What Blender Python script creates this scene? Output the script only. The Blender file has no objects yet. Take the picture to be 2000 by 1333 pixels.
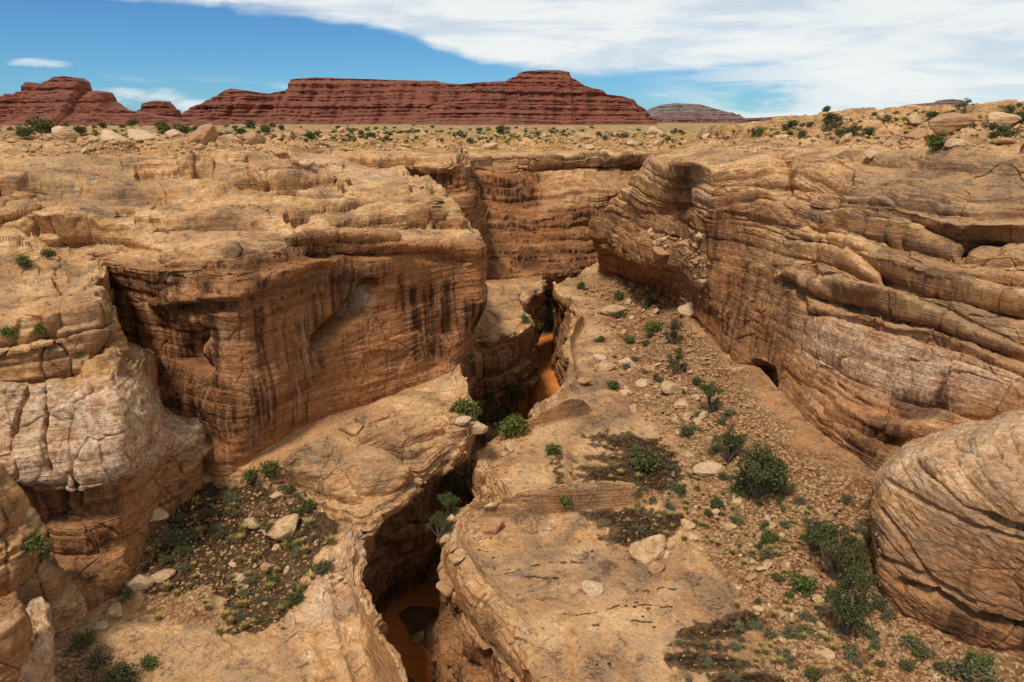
import bpy, bmesh, math, random
import numpy as np
from concurrent.futures import ThreadPoolExecutor
from mathutils import Vector, Matrix

sc = bpy.context.scene
col = sc.collection
R = math.radians
RNG = np.random.default_rng(7)
random.seed(7)

# ------------------------------------------------------------------ camera
PITCH = R(17.93)
FPX = 1333.3                       # focal length in photo pixels (24 mm on 36 mm)
cam_d = bpy.data.cameras.new('camera'); cam_d.lens = 24; cam_d.sensor_width = 36
cam_d.clip_start = 0.5; cam_d.clip_end = 40000
cam = bpy.data.objects.new('camera', cam_d); col.objects.link(cam)
cam.location = (0, 0, 0); cam.rotation_euler = (R(90) - PITCH, 0, 0)
sc.camera = cam

# ------------------------------------------------------------------ light
SUN_EL, SUN_AZ = R(61), R(-150)    # azimuth from +Y towards +X : behind the viewer's left shoulder
sun_d = bpy.data.lights.new('sun', 'SUN'); sun_d.energy = 3.2; sun_d.angle = R(10)
sun_d.color = (1.0, 0.93, 0.82)
sun = bpy.data.objects.new('sun', sun_d); col.objects.link(sun)
sdir = Vector((math.sin(SUN_AZ)*math.cos(SUN_EL), math.cos(SUN_AZ)*math.cos(SUN_EL), math.sin(SUN_EL)))
sun.rotation_euler = (-sdir).to_track_quat('-Z', 'Y').to_euler()

# ------------------------------------------------------------------ node helper
class NT:
    def __init__(s, tree): s.t = tree; s.n = tree.nodes; s.l = tree.links
    def node(s, typ, **kw):
        n = s.n.new(typ)
        for k, v in kw.items(): setattr(n, k, v)
        return n
    def put(s, sock, v):
        if isinstance(v, bpy.types.NodeSocket): s.l.new(v, sock)
        elif v is not None: sock.default_value = v
    def math(s, op, a, b=None, c=None, clamp=False):
        n = s.node('ShaderNodeMath', operation=op, use_clamp=clamp)
        for i, v in enumerate((a, b, c)):
            if v is not None: s.put(n.inputs[i], v)
        return n.outputs[0]
    def vmath(s, op, a, b=None):
        n = s.node('ShaderNodeVectorMath', operation=op)
        s.put(n.inputs[0], a)
        if b is not None: s.put(n.inputs[1], b)
        return n.outputs['Value'] if op in ('DOT_PRODUCT', 'LENGTH') else n.outputs[0]
    def mix(s, f, a, b, mode='MIX'):
        n = s.node('ShaderNodeMix', data_type='RGBA', blend_type=mode)
        s.put(n.inputs[0], f)
        for i, v in ((6, a), (7, b)):
            if isinstance(v, tuple) and len(v) == 3: v = v + (1,)
            s.put(n.inputs[i], v)
        return n.outputs[2]
    def noise(s, vec, scale, detail=4, rough=0.55, dist=0.0):
        n = s.node('ShaderNodeTexNoise'); n.noise_dimensions = '3D'
        s.put(n.inputs['Vector'], vec); n.inputs['Scale'].default_value = scale
        n.inputs['Detail'].default_value = detail; n.inputs['Roughness'].default_value = rough
        n.inputs['Distortion'].default_value = dist
        return n.outputs['Fac']
    def ramp(s, f, pts, interp='LINEAR'):
        n = s.node('ShaderNodeValToRGB'); s.put(n.inputs[0], f)
        cr = n.color_ramp; cr.interpolation = interp
        while len(cr.elements) < len(pts): cr.elements.new(0.5)
        for e, (p, c) in zip(cr.elements, pts):
            e.position = p
            e.color = (c, c, c, 1) if not isinstance(c, tuple) else tuple(c) + (1,)
        return n.outputs[0]
    def step(s, v, lo, hi):
        n = s.node('ShaderNodeMapRange'); n.interpolation_type = 'SMOOTHSTEP'
        s.put(n.inputs[0], v); n.inputs[1].default_value = lo; n.inputs[2].default_value = hi
        return n.outputs[0]
    def attr(s, name):
        return s.node('ShaderNodeAttribute', attribute_name=name).outputs['Fac']
    def scaled(s, vec, v):
        return s.vmath('MULTIPLY', vec, v)

# ------------------------------------------------------------------ sky
world = bpy.data.worlds.new('World'); sc.world = world; world.use_nodes = True
w = NT(world.node_tree); w.n.clear()
SKY_K = 0.1
skyn = w.node('ShaderNodeTexSky', sky_type='NISHITA'); skyn.sun_disc = False
skyn.sun_elevation = SUN_EL; skyn.sun_rotation = SUN_AZ; skyn.air_density = 1.0; skyn.dust_density = 0.3; skyn.ozone_density = 1.5
skyn.altitude = 1500
gen = w.node('ShaderNodeTexCoord').outputs['Generated']
sx = w.node('ShaderNodeSeparateXYZ'); w.l.new(gen, sx.inputs[0])
az = w.math('ARCTAN2', sx.outputs[0], sx.outputs[1])
el = w.math('ARCSINE', sx.outputs[2])
cv = w.node('ShaderNodeCombineXYZ'); w.put(cv.inputs[0], w.math('MULTIPLY', az, 1.0)); w.put(cv.inputs[1], w.math('MULTIPLY', el, 2.6))
wisp = w.noise(cv.outputs[0], 9.0, 7, 0.62, 0.6)
wisp2 = w.noise(cv.outputs[0], 3.2, 5, 0.6, 0.3)
cv3 = w.node('ShaderNodeCombineXYZ'); w.put(cv3.inputs[0], az); w.put(cv3.inputs[1], w.math('MULTIPLY', el, 6.0)); cv3.inputs[2].default_value = 3.3
streak = w.noise(cv3.outputs[0], 5.0, 7, 0.6, 0.4)
# height of the cloud bank's lower edge along the horizon (degrees of azimuth -> degrees up)
edge_pts = [(-60, 14), (-36, 10.5), (-31, 8.9), (-27, 8.7), (-17, 7.9), (-9, 7.1), (-5, 5.6), (0, 4.6), (4, 4.0), (7, 3.75), (10, 4.05), (15, 4.2), (20, 4.0), (23, 3.0), (27, 1.6), (33, 0.3), (60, -1)]
fc = w.node('ShaderNodeFloatCurve'); c = fc.mapping.curves[0]
def en(a, e): return ((a + 60)/120, (e - .7 + 2)/18)
c.points[0].location = en(*edge_pts[0]); c.points[1].location = en(*edge_pts[-1])
for a, e in edge_pts[1:-1]: c.points.new(*en(a, e))
fc.mapping.update()
w.put(fc.inputs['Value'], w.math('MULTIPLY_ADD', az, 180/math.pi/120, 0.5))
edge = w.math('MULTIPLY_ADD', fc.outputs[0], 18, -2)
eld = w.math('MULTIPLY', el, 180/math.pi)
over = w.math('SUBTRACT', eld, edge)
over = w.math('ADD', over, w.math('ADD', w.math('MULTIPLY', w.math('SUBTRACT', wisp, 0.5), 1.5), w.math('MULTIPLY', w.math('SUBTRACT', streak, 0.5), 1.2)))
bank = w.step(over, -0.25, 0.75)
bank = w.math('MULTIPLY', bank, w.math('MULTIPLY_ADD', w.step(streak, 0.38, 0.56), 0.25, 0.75))
# thin low streaks near the horizon
low = w.math('MULTIPLY', w.step(streak, 0.52, 0.68), w.math('SUBTRACT', 1.0, w.step(eld, 1.2, 3.2)))
lowr = w.math('MULTIPLY', w.step(w.math('ADD', streak, w.math('MULTIPLY', wisp2, 0.3)), 0.46, 0.66), w.math('MULTIPLY', w.step(az, R(8), R(22)), w.math('SUBTRACT', 1.0, w.step(eld, 3.0, 7.0))))
# two small separate wisps
def puff(a0, e0, ra, re):
    dx = w.math('DIVIDE', w.math('SUBTRACT', w.math('MULTIPLY', az, 180/math.pi), a0), ra)
    dy = w.math('DIVIDE', w.math('SUBTRACT', eld, e0), re)
    d = w.math('ADD', w.math('MULTIPLY', dx, dx), w.math('MULTIPLY', dy, dy))
    d = w.math('ADD', d, w.math('ADD', w.math('MULTIPLY', w.math('SUBTRACT', wisp, 0.5), 4.0), w.math('MULTIPLY', w.math('SUBTRACT', streak, 0.5), 4.0)))
    return w.math('MULTIPLY', w.math('SUBTRACT', 1.0, w.step(d, -0.3, 1.3)), .85)
m = bank
for extra in (low, lowr, puff(-32.5, 3.55, 2.3, .28), puff(-27.5, 1.7, 4.0, .5), puff(16.5, 3.55, 2.4, .36), puff(-23.6, 1.0, 2.0, .5)):
    m = w.math('MAXIMUM', m, w.math('MULTIPLY', extra, 0.9))
m = w.math('MULTIPLY', m, w.step(eld, -1.0, 0.2), clamp=True)
cl = w.math('MULTIPLY_ADD', wisp2, 0.35, w.math('MULTIPLY', streak, 0.35))
ccol = w.ramp(cl, [(0.20, (6.6, 7.2, 7.5)), (0.33, (8.2, 8.6, 8.7)), (0.46, (8.9, 9.1, 9.0))])
skyc = w.mix(1.0, skyn.outputs[0], (0.35, 0.68, 0.97), 'MULTIPLY')
thick = w.math('MULTIPLY_ADD', w.step(eld, 14, 45), -.45, 1.0)      # unseen cloud overhead, dimmed to cut the ambient light
th = w.node('ShaderNodeCombineXYZ')
for i in range(3): w.put(th.inputs[i], thick)
wc = w.mix(m, skyc, w.mix(1.0, ccol, th.outputs[0], 'MULTIPLY'))
bg = w.node('ShaderNodeBackground'); w.put(bg.inputs[0], wc); bg.inputs[1].default_value = SKY_K
wo = w.node('ShaderNodeOutputWorld'); w.l.new(bg.outputs[0], wo.inputs[0])

sc.view_settings.view_transform = 'Standard'; sc.view_settings.look = 'None'
sc.view_settings.exposure = 0.02; sc.view_settings.gamma = 1.0
sc.cycles.max_bounces = 5; sc.cycles.diffuse_bounces = 3; sc.cycles.glossy_bounces = 2

# ------------------------------------------------------------------ places from sight lines
SP, CP = math.sin(PITCH), math.cos(PITCH)
def ray(px, py):
    px = np.asarray(px, float); py = np.asarray(py, float)
    u = (px - 1000)/FPX; v = (666.5 - py)/FPX
    return np.stack([u, CP + SP*v, -SP + CP*v], -1)
def atY(px, py, Y):
    d = ray(px, py); return d*(np.asarray(Y, float)/d[..., 1])[..., None]
def atZ(px, py, z):
    d = ray(px, py); return d*(np.asarray(z, float)/d[..., 2])[..., None]
def proj(P):
    depth = P[..., 1]*CP - P[..., 2]*SP
    up = P[..., 1]*SP + P[..., 2]*CP
    depth = np.maximum(depth, 1.0)
    return 1000 + FPX*P[..., 0]/depth, 666.5 - FPX*up/depth

# ------------------------------------------------------------------ noise
_perm = np.random.default_rng(3).permutation(256).astype(np.int32); _perm = np.concatenate([_perm, _perm, _perm])
_g = np.random.default_rng(4).normal(size=(256, 3)).astype(np.float32); _g /= np.linalg.norm(_g, axis=1, keepdims=True)
def pnoise(P):
    P = P.astype(np.float32); i = np.floor(P).astype(np.int32); f = P - i
    i &= 255; t = f*f*f*(f*(f*6 - 15) + 10)
    out = 0
    for dx in (0, 1):
        wx = t[:, 0] if dx else 1 - t[:, 0]; a = _perm[i[:, 0] + dx]
        for dy in (0, 1):
            wy = wx*(t[:, 1] if dy else 1 - t[:, 1]); b = _perm[a + i[:, 1] + dy]
            for dz in (0, 1):
                g = _g[_perm[b + i[:, 2] + dz] & 255]
                out = out + wy*(t[:, 2] if dz else 1 - t[:, 2])*(g[:, 0]*(f[:, 0]-dx) + g[:, 1]*(f[:, 1]-dy) + g[:, 2]*(f[:, 2]-dz))
    return out*1.5
def fbm(P, scale, octv=4, gain=0.5, off=0.0):
    P = P/np.asarray(scale, np.float32) + off; s = 0; a = 1.0
    for k in range(octv):
        s = s + a*pnoise(P*(2.03**k) + 17.3*k); a *= gain
    return s
def worley(P, seed=0):
    """distance to the two nearest cell points and the nearest cell's random number"""
    P = P.astype(np.float32); i = np.floor(P).astype(np.int32); f = P - i
    n = len(P); d1 = np.full(n, 9, np.float32); d2 = np.full(n, 9, np.float32); idn = np.zeros(n, np.int32)
    for dx in (-1, 0, 1):
        for dy in (-1, 0, 1):
            for dz in (-1, 0, 1):
                h = _perm[(_perm[(_perm[(i[:, 0]+dx+seed) & 255] + i[:, 1]+dy) & 255] + i[:, 2]+dz) & 255]
                q = (_g[h]*0.45 + 0.5)
                d = (f[:, 0]-dx-q[:, 0])**2 + (f[:, 1]-dy-q[:, 1])**2 + (f[:, 2]-dz-q[:, 2])**2
                m1 = d < d1
                d2 = np.where(m1, d1, np.minimum(d2, d)); idn = np.where(m1, h, idn); d1 = np.where(m1, d, d1)
    return np.sqrt(d1), np.sqrt(d2), idn/255.0
def sstep(x, a, b):
    t = np.clip((x - a)/(b - a), 0, 1); return t*t*(3 - 2*t)

# rock layers: how far each bed sticks out at a given stratigraphic height
def layer_table(tmin, tmax, seed, notch=0.10, power=3.0):
    r = np.random.default_rng(seed); z = -80.0; H = np.arange(-80, 60, 0.02); T = np.zeros_like(H)
    while z < 60:
        t = r.uniform(tmin, tmax)*(0.6 + 0.8*r.random()); a = r.uniform(0.25, 1.0)
        m = (H >= z) & (H < z + t); u = (H[m] - z)/t
        T[m] = a*np.clip(u/notch, 0, 1)**.5*(1 - u**power) - .35*np.exp(-(u/notch)**2)
        z += t
    return H, T
TAB = {'big': layer_table(3.0, 7.0, 1, 0.07, 3.2), 'mid': layer_table(0.9, 2.4, 2, 0.10, 2.3), 'fine': layer_table(0.25, 0.7, 5, 0.18, 1.3)}
def terrace_table(tmin, tmax, seed):
    # same beds, but how far the ground is lifted to make a step: steep riser, then a flat tread
    r = np.random.default_rng(seed); z = -80.0; H = np.arange(-80, 60, 0.02); T = np.zeros_like(H)
    while z < 60:
        t = r.uniform(tmin, tmax)*(0.6 + 0.8*r.random()); r.uniform(.25, 1.0)
        m = (H >= z) & (H < z + t); u = (H[m] - z)/t
        T[m] = t*(np.where(u < .28, u/.28*.93, .93 + .07*(u - .28)/.72) - u); z += t
    return H, T
TER = {'big': terrace_table(3.0, 7.0, 1), 'mid': terrace_table(0.9, 2.4, 2), 'fine': terrace_table(0.25, 0.7, 5)}
def lift(which, h):
    H, T = TER[which]; return np.interp(h, H, T)
def layers(which, h):
    H, T = TAB[which]; return np.interp(h, H, T)

# ------------------------------------------------------------------ lofted rock sheets
DENS = 0.70
def hermite(Y, counts):
    """monotone cubic through the control rows Y (n, ..., k); counts[i] steps in segment i"""
    Y = np.asarray(Y, float); n = len(Y)
    d = np.diff(Y, axis=0); mt = np.zeros_like(Y)
    s = d[:-1]*d[1:] > 0
    mt[1:-1] = np.where(s, 2*d[:-1]*d[1:]/np.where(s, d[:-1] + d[1:], 1), 0)*0.6 + 0.4*0.5*(d[:-1] + d[1:])
    mt[0] = d[0]; mt[-1] = d[-1]
    out = []; par = []
    for i in range(n-1):
        t = np.arange(counts[i])/counts[i]
        if i == n-2: t = np.append(t, 1.0)
        T = t.reshape((-1,) + (1,)*(Y.ndim-1))
        out.append(Y[i]*(2*T**3 - 3*T**2 + 1) + mt[i]*(T**3 - 2*T**2 + T) + Y[i+1]*(-2*T**3 + 3*T**2) + mt[i+1]*(T**3 - T**2))
        par.append(i + t)
    return np.concatenate(out), np.concatenate(par)
def seg_counts(C, axis, dens, nmax=520):
    """vertices wanted along one axis of the control grid, from its size as seen"""
    px, py = proj(C); px = np.clip(px, -260, 2260); py = np.clip(py, -100, 1480)
    L = np.hypot(np.diff(px, axis=axis), np.diff(py, axis=axis))
    vis = L.max(axis=1-axis)
    L3 = np.linalg.norm(np.diff(C, axis=axis), axis=-1).max(axis=1-axis)
    return np.clip(np.maximum(vis*dens, L3*0.25), 3, nmax).astype(int)
def loft(C, dens=None):
    C = np.asarray(C, float); dens = dens or DENS
    cr = seg_counts(C, 0, dens); cc = seg_counts(C, 1, dens)
    A, pr = hermite(C, cr)
    B, pc = hermite(np.swapaxes(A, 0, 1), cc)
    return np.swapaxes(B, 0, 1), pr, pc
def normals(G):
    du = np.gradient(G, axis=0); dv = np.gradient(G, axis=1)
    N = np.cross(du, dv); N /= np.linalg.norm(N, axis=-1, keepdims=True) + 1e-9
    return N
def grid_mesh(name, G, mat, attrs=None, flip=False):
    nr, nc = G.shape[:2]
    idx = np.arange(nr*nc).reshape(nr, nc)
    q = np.stack([idx[:-1, :-1], idx[1:, :-1], idx[1:, 1:], idx[:-1, 1:]], -1).reshape(-1, 4)
    if flip: q = q[:, ::-1]
    me = bpy.data.meshes.new(name)
    me.vertices.add(nr*nc); me.vertices.foreach_set('co', G.reshape(-1).astype(np.float32))
    me.loops.add(q.size); me.loops.foreach_set('vertex_index', q.reshape(-1).astype(np.int32))
    me.polygons.add(len(q)); me.polygons.foreach_set('loop_start', np.arange(0, q.size, 4, dtype=np.int32))
    me.polygons.foreach_set('use_smooth', np.ones(len(q), bool))
    me.update(calc_edges=True)
    for k, v in (attrs or {}).items():
        a = me.attributes.new(k, 'FLOAT', 'POINT'); a.data.foreach_set('value', np.asarray(v, np.float32).reshape(-1))
    me.materials.append(mat)
    o = bpy.data.objects.new(name, me); col.objects.link(o)
    return o
def rows_at(vals, par):
    return np.interp(par, np.arange(len(vals)), vals)
def poly_mask(px, py, poly, soft=10.0):
    """signed, softened inside test for a polygon"""
    poly = np.asarray(poly, float); n = len(poly)
    inside = np.zeros(px.shape, bool); dmin = np.full(px.shape, 1e9)
    for i in range(n):
        x0, y0 = poly[i]; x1, y1 = poly[(i+1) % n]
        cond = ((y0 > py) != (y1 > py)) & (px < (x1-x0)*(py-y0)/((y1-y0) if y1 != y0 else 1e-9) + x0)
        inside ^= cond
        t = np.clip(((px-x0)*(x1-x0) + (py-y0)*(y1-y0))/((x1-x0)**2 + (y1-y0)**2 + 1e-9), 0, 1)
        dmin = np.minimum(dmin, np.hypot(px - x0 - t*(x1-x0), py - y0 - t*(y1-y0)))
    sd = np.where(inside, dmin, -dmin)
    return sstep(sd, -soft, soft)
def line_dist(px, py, pts):
    pts = np.asarray(pts, float); dmin = np.full(px.shape, 1e9); side = np.zeros(px.shape)
    for i in range(len(pts)-1):
        x0, y0 = pts[i]; x1, y1 = pts[i+1]
        t = np.clip(((px-x0)*(x1-x0) + (py-y0)*(y1-y0))/((x1-x0)**2 + (y1-y0)**2 + 1e-9), 0, 1)
        d = np.hypot(px - x0 - t*(x1-x0), py - y0 - t*(y1-y0)); m = d < dmin
        s = (py - y0 - t*(y1-y0))
        dmin = np.where(m, d, dmin); side = np.where(m, s, side)
    return dmin, side

def rockify(G, **kw):
    sh = G.shape; N = normals(G)
    flip = (N*-G).sum(-1).mean() < 0
    if flip: N = -N
    P = G.reshape(-1, 3).astype(np.float32); N = N.reshape(-1, 3).astype(np.float32)
    arr = {k: np.broadcast_to(np.asarray(v, np.float32), sh[:2]).reshape(-1) for k, v in kw.items() if k not in ('bsize', 'dip', 'seed', 'fold', 'crack', 'xbed', 'jsize')}
    rest = {k: v for k, v in kw.items() if k in ('bsize', 'dip', 'seed', 'fold', 'crack', 'xbed', 'jsize')}
    ch = [slice(i, i + 60000) for i in range(0, len(P), 60000)]
    with ThreadPoolExecutor(4) as ex:
        res = list(ex.map(lambda c: rock_points(P[c], N[c], **{k: v[c] for k, v in arr.items()}, **rest), ch))
    return np.concatenate(res).reshape(sh), flip
def rock_points(P, N, big=0.0, mid=0.0, fine=0.0, bulge=0.0, rough=0.15, block=0.0, bsize=(6, 6, 4), crack=0.25, fold=1.5, dip=(0.0, 0.0), xbed=0.0, pits=0.0, seed=0, terr=0.0, jog=0.7, jsize=5.0, sf0=None):
    off = seed*7.7
    wl = fbm(P, 40, 2, off=off)
    h = P[:, 2] + dip[0]*P[:, 0] + dip[1]*P[:, 1] + fold*wl + 0.22*fbm(P, 7, 2, off=off)
    Qj = P[:, :3]*np.float32([1/jsize, 1/jsize, .35/jsize]) + .22*np.stack([fbm(P, 4, 2, off=11), fbm(P, 4, 2, off=12), 0*P[:, 0]], 1)
    j1, j2, ji = worley(Qj, seed + 3)
    hb = P[:, 2] + dip[0]*P[:, 0] + dip[1]*P[:, 1] + fold*wl + jog*.8*(ji - .5)*sstep(j2 - j1, .0, .08) + .10*fbm(P, 9, 1, off=off)
    h = h + jog*(ji - .5)*sstep(j2 - j1, .0, .05) + .09*fbm(P, 2.4, 2, off=off + 6)
    reg = fbm(P, (26, 26, 13), 1, off=off + 5)
    D = N*np.array([1, 1, 0.5], np.float32); D /= np.linalg.norm(D, axis=1, keepdims=True) + 1e-6
    D = D*np.minimum(1.0, 0.35 + np.sqrt(np.maximum(0, 1 - N[:, 2:]**2)))
    lat = np.clip(0.75 + 0.9*fbm(P, 18, 2, off=off + 2), 0.1, 1.6)
    lat2 = np.clip(0.5 + 1.3*fbm(P, 7, 2, off=off + 9), 0.0, 1.8)
    hx = h + xbed*3.2*reg + xbed*0.5*fbm(P, 12, 2, off=off+4)
    P1 = P + N*(bulge*fbm(P, (20, 20, 12), 3, off=off + 1))[:, None]
    L = big*layers('big', hb)*lat + mid*layers('mid', h*0.6 + hx*0.4)*lat2 + fine*layers('fine', hx + 0.1*fbm(P, 2.5, 2))*(0.4 + 0.6*lat2)
    P1 = P1 + D*L[:, None]
    if np.max(terr) > 0:
        stp = np.sqrt(np.maximum(0, 1 - N[:, 2]**2)) if sf0 is None else sf0; sf = sstep(stp, .07, .34)
        pat = np.clip(.7 + 1.1*fbm(P, 13, 2, off=off + 21), 0, 1.25)
        P1[:, 2] += terr*sf*(.75*lift('big', hb)*np.clip(lat, 0, 1) + .85*lift('mid', h*.6 + hx*.4)*pat + .8*lift('fine', hx)*np.clip(pat*1.2 - .2, 0, 1))
        P1 = P1 - D*(np.minimum(1, terr + .3)*.34*(1 - sstep(j2 - j1, .0, .05))*(ji > .5)*sstep(stp, .35, .75))[:, None]
    if np.max(block) > 0:
        Q = P + 0.6*np.stack([fbm(P, 5, 2, off=1), fbm(P, 5, 2, off=2), fbm(P, 5, 2, off=3)], 1)
        d1, d2, i = worley(Q/np.asarray(bsize, np.float32), seed)
        P1 = P1 + N*(block*((i - 0.5)*1.2) - block*crack*1.4*np.exp(-((d2 - d1)/0.045)**2)*(i > .62)*sstep(np.sqrt(np.maximum(0, 1 - N[:, 2]**2)), .3, .7))[:, None]
    if np.max(pits) > 0:
        d1, d2, i = worley(P/np.asarray((3.2, 3.2, 2.2), np.float32), seed + 31)
        P1 = P1 - N*(pits*(i > 0.78)*(1 - sstep(d1, 0.06, 0.24)))[:, None]
    r1 = fbm(P1, 3.0, 4, 0.55, off=off); r2 = 1 - np.abs(fbm(P1, 1.3, 3, 0.55, off=off + 3))*2
    return P1 + N*(rough*(r1 + 0.30*r2))[:, None]
def sheet(name, C, mat, attrs=None, label=None, dens=None, **kw):
    """attrs / kw values: scalar, list per control row, or function(px, py, pr, pc, G)"""
    G, pr, pc = loft(C, dens)
    px, py = proj(G)
    def ev(v):
        if callable(v): return v(px, py, pr[:, None]*np.ones_like(px), pc[None, :]*np.ones_like(px), G)
        if isinstance(v, (list, tuple)) : return np.repeat(rows_at(v, pr)[:, None], len(pc), 1)
        return v
    rk = {k: (v if k in ('bsize', 'dip', 'seed', 'fold', 'crack', 'xbed', 'post', 'after', 'jsize') else ev(v)) for k, v in kw.items()}
    post = rk.pop('post', None)
    N0 = normals(G); rk['sf0'] = np.sqrt(np.maximum(0, 1 - N0[..., 2]**2))
    if post: G = post(G, px, py)
    after = rk.pop('after', None)
    G2, flip = rockify(G, **rk)
    if after: G2 = after(G2, px, py)
    at = {k: np.broadcast_to(np.asarray(ev(v), np.float32), G.shape[:2]) for k, v in (attrs or {}).items()}
    for k in KEYS: at.setdefault(k, np.zeros(G.shape[:2]))
    o = grid_mesh(name, G2, mat, at, flip)
    o['kind'] = 'structure'
    if label: o['label'] = label
    SURF.append(G2.reshape(-1, 3).astype(np.float32)); SNOR.append((normals(G2)*(-1 if flip else 1)).reshape(-1, 3).astype(np.float32))
    return o
SURF = []; SNOR = []
def ledges(G, mask, hgt=1.5, sx=13., sy=8.):
    P = G.reshape(-1, 3); n = fbm(P, (sx, sy, 60), 4, .5, off=31).reshape(G.shape[:2]); n2 = fbm(P, (sx*2.4, sy*2.2, 60), 3, .5, off=41).reshape(G.shape[:2])
    G = G.copy(); G[..., 2] += mask*hgt*(sstep(n, .02, .10)*.7 + sstep(n, .22, .30)*.6 + sstep(n2, .08, .14)*.9 - .6); return G
def bare(f):
    # scrub and soil lie between the bare ledges
    def g(px, py, pr, pc, G):
        P = G.reshape(-1, 3); n = fbm(P, (13., 8., 60), 4, .5, off=31).reshape(px.shape)
        return f(px, py, pr, pc, G)*(1 - .85*sstep(n, .0, .12))
    return g
def Y3(rows):      # rows of columns of (px, py, Y)
    return np.array([[atY(*p) for p in r] for r in rows])

def wob(G, s=3.0, a=26, off=0.0):
    P = G.reshape(-1, 3); return (a*fbm(P, s, 3, off=off)).reshape(G.shape[:2]), (a*.6*fbm(P, s, 3, off=off + 40)).reshape(G.shape[:2])

# ------------------------------------------------------------------ rock material
KEYS = ('wall', 'bleach', 'soil', 'dirt', 'varn', 'patina', 'scrub', 'sand')
def rock_material(name):
    mt = bpy.data.materials.new(name); mt.use_nodes = True; t = NT(mt.node_tree); t.n.clear()
    out = t.node('ShaderNodeOutputMaterial'); bs = t.node('ShaderNodeBsdfPrincipled'); t.l.new(bs.outputs[0], out.inputs[0])
    bs.inputs['Roughness'].default_value = 0.92; bs.inputs['Specular IOR Level'].default_value = 0.12
    P = t.node('ShaderNodeTexCoord').outputs['Object']
    Nn = t.node('ShaderNodeNewGeometry').outputs['Normal']
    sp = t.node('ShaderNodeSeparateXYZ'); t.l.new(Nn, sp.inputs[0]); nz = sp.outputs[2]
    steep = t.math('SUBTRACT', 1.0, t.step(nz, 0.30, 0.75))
    wall, bleach, soil, dirt, varn, patina, scrub, sand = (t.attr(k) for k in KEYS)
    mul = lambda x, y: t.math('MULTIPLY', x, y)
    bed = t.noise(t.scaled(P, (.05, .05, .9)), 1.0, 6, .62, .25)
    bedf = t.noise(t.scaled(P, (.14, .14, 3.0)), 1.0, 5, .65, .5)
    blot = t.noise(P, .10, 5, .6, .3)
    blotb = t.noise(t.vmath('ADD', P, (31.0, 17.0, 5.0)), .16, 6, .65, .4)
    blot2 = t.noise(P, .55, 7, .68, .3)
    grain = t.noise(P, 2.6, 5, .72)
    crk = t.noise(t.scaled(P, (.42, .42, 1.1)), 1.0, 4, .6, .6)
    streak = t.noise(t.scaled(P, (1.1, 1.1, .035)), 1.0, 5, .7, .12)
    streak2 = t.noise(t.scaled(P, (.30, .30, .02)), 1.0, 4, .62, .1)
    # pale slickrock
    pc = t.ramp(blot2, [(.30, (.38, .172, .064)), (.43, (.58, .308, .126)), (.55, (.75, .445, .21)), (.68, (.87, .595, .345))])
    pc = t.mix(mul(t.step(blot, .46, .62), .55), pc, (.54, .26, .105))
    pc = t.mix(mul(t.step(blotb, .50, .64), .60), pc, (.27, .165, .090))
    pc = t.mix(mul(t.step(bed, .54, .70), .40), pc, (.78, .53, .28))
    pc = t.mix(mul(t.step(bedf, .54, .68), .40), pc, (.29, .155, .065))
    pc = t.mix(mul(t.math('SUBTRACT', 1.0, t.step(nz, .18, .62)), .72), pc, t.mix(t.step(blot2, .35, .62), (.27, .108, .038), (.50, .235, .085)))  # steep faces rustier: shaded look of ledges put into the colour
    pc = t.mix(mul(t.step(nz, .72, .95), mul(t.step(t.math('SUBTRACT', 1.0, blotb), .48, .62), .26)), pc, (.78, .56, .35))  # flat tops creamier: lit look put into the colour
    patina = t.math('MAXIMUM', patina, mul(t.step(blot, .44, .58), .55))
    # lichen and grey-brown patina
    lich = mul(t.step(t.math('ADD', mul(blot2, .5), mul(grain, .5)), .49, .60), t.math('MAXIMUM', t.step(blotb, .46, .62), patina))
    pc = t.mix(mul(lich, .74), pc, (.11, .074, .046))
    pc = t.mix(mul(patina, t.math('MULTIPLY_ADD', t.step(t.math('ADD', mul(blot2, .5), mul(blotb, .5)), .38, .58), .62, .14)), pc, (.24, .15, .098))
    # red-brown cliff face
    wc_ = t.ramp(bed, [(.32, (.23, .082, .032)), (.46, (.36, .145, .055)), (.56, (.48, .215, .09)), (.68, (.31, .125, .05))])
    wc_ = t.mix(mul(t.step(blot, .47, .62), .5), wc_, (.54, .235, .085))
    wc_ = t.mix(mul(t.step(blot2, .50, .68), .40), wc_, (.62, .34, .17))
    wc_ = t.mix(mul(t.step(bedf, .54, .66), .35), wc_, (.17, .06, .022))
    c_ = t.mix(wall, pc, wc_)
    blc = t.mix(t.step(t.math('ADD', mul(blot2, .6), mul(grain, .4)), .40, .60), (.47, .25, .13), (.74, .53, .36))
    c_ = t.mix(mul(bleach, t.math('MULTIPLY_ADD', t.step(blotb, .3, .6), .35, .6)), c_, blc)
    # desert varnish: dark and pale runs down steep faces
    vv = t.math('MAXIMUM', varn, 0.0)
    run = mul(t.step(t.math('ADD', streak, mul(vv, .10)), .52, .64), mul(t.step(t.math('ADD', streak2, mul(vv, .16)), .44, .58), steep))
    c_ = t.mix(mul(run, t.math('MULTIPLY_ADD', wall, .50, t.math('MULTIPLY_ADD', vv, .35, .16)), ), c_, (.050, .022, .012))
    c_ = t.mix(mul(vv, t.math('MULTIPLY_ADD', t.step(t.math('ADD', mul(streak2, .6), mul(blotb, .4)), .40, .56), .62, .14)), c_, (.058, .025, .013))
    wrun = mul(t.step(t.math('SUBTRACT', 1.0, streak), .53, .63), mul(steep, mul(wall, .60)))
    c_ = t.mix(mul(wrun, t.step(t.math('SUBTRACT', 1.0, blot), .40, .6)), c_, (.60, .37, .23))
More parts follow.
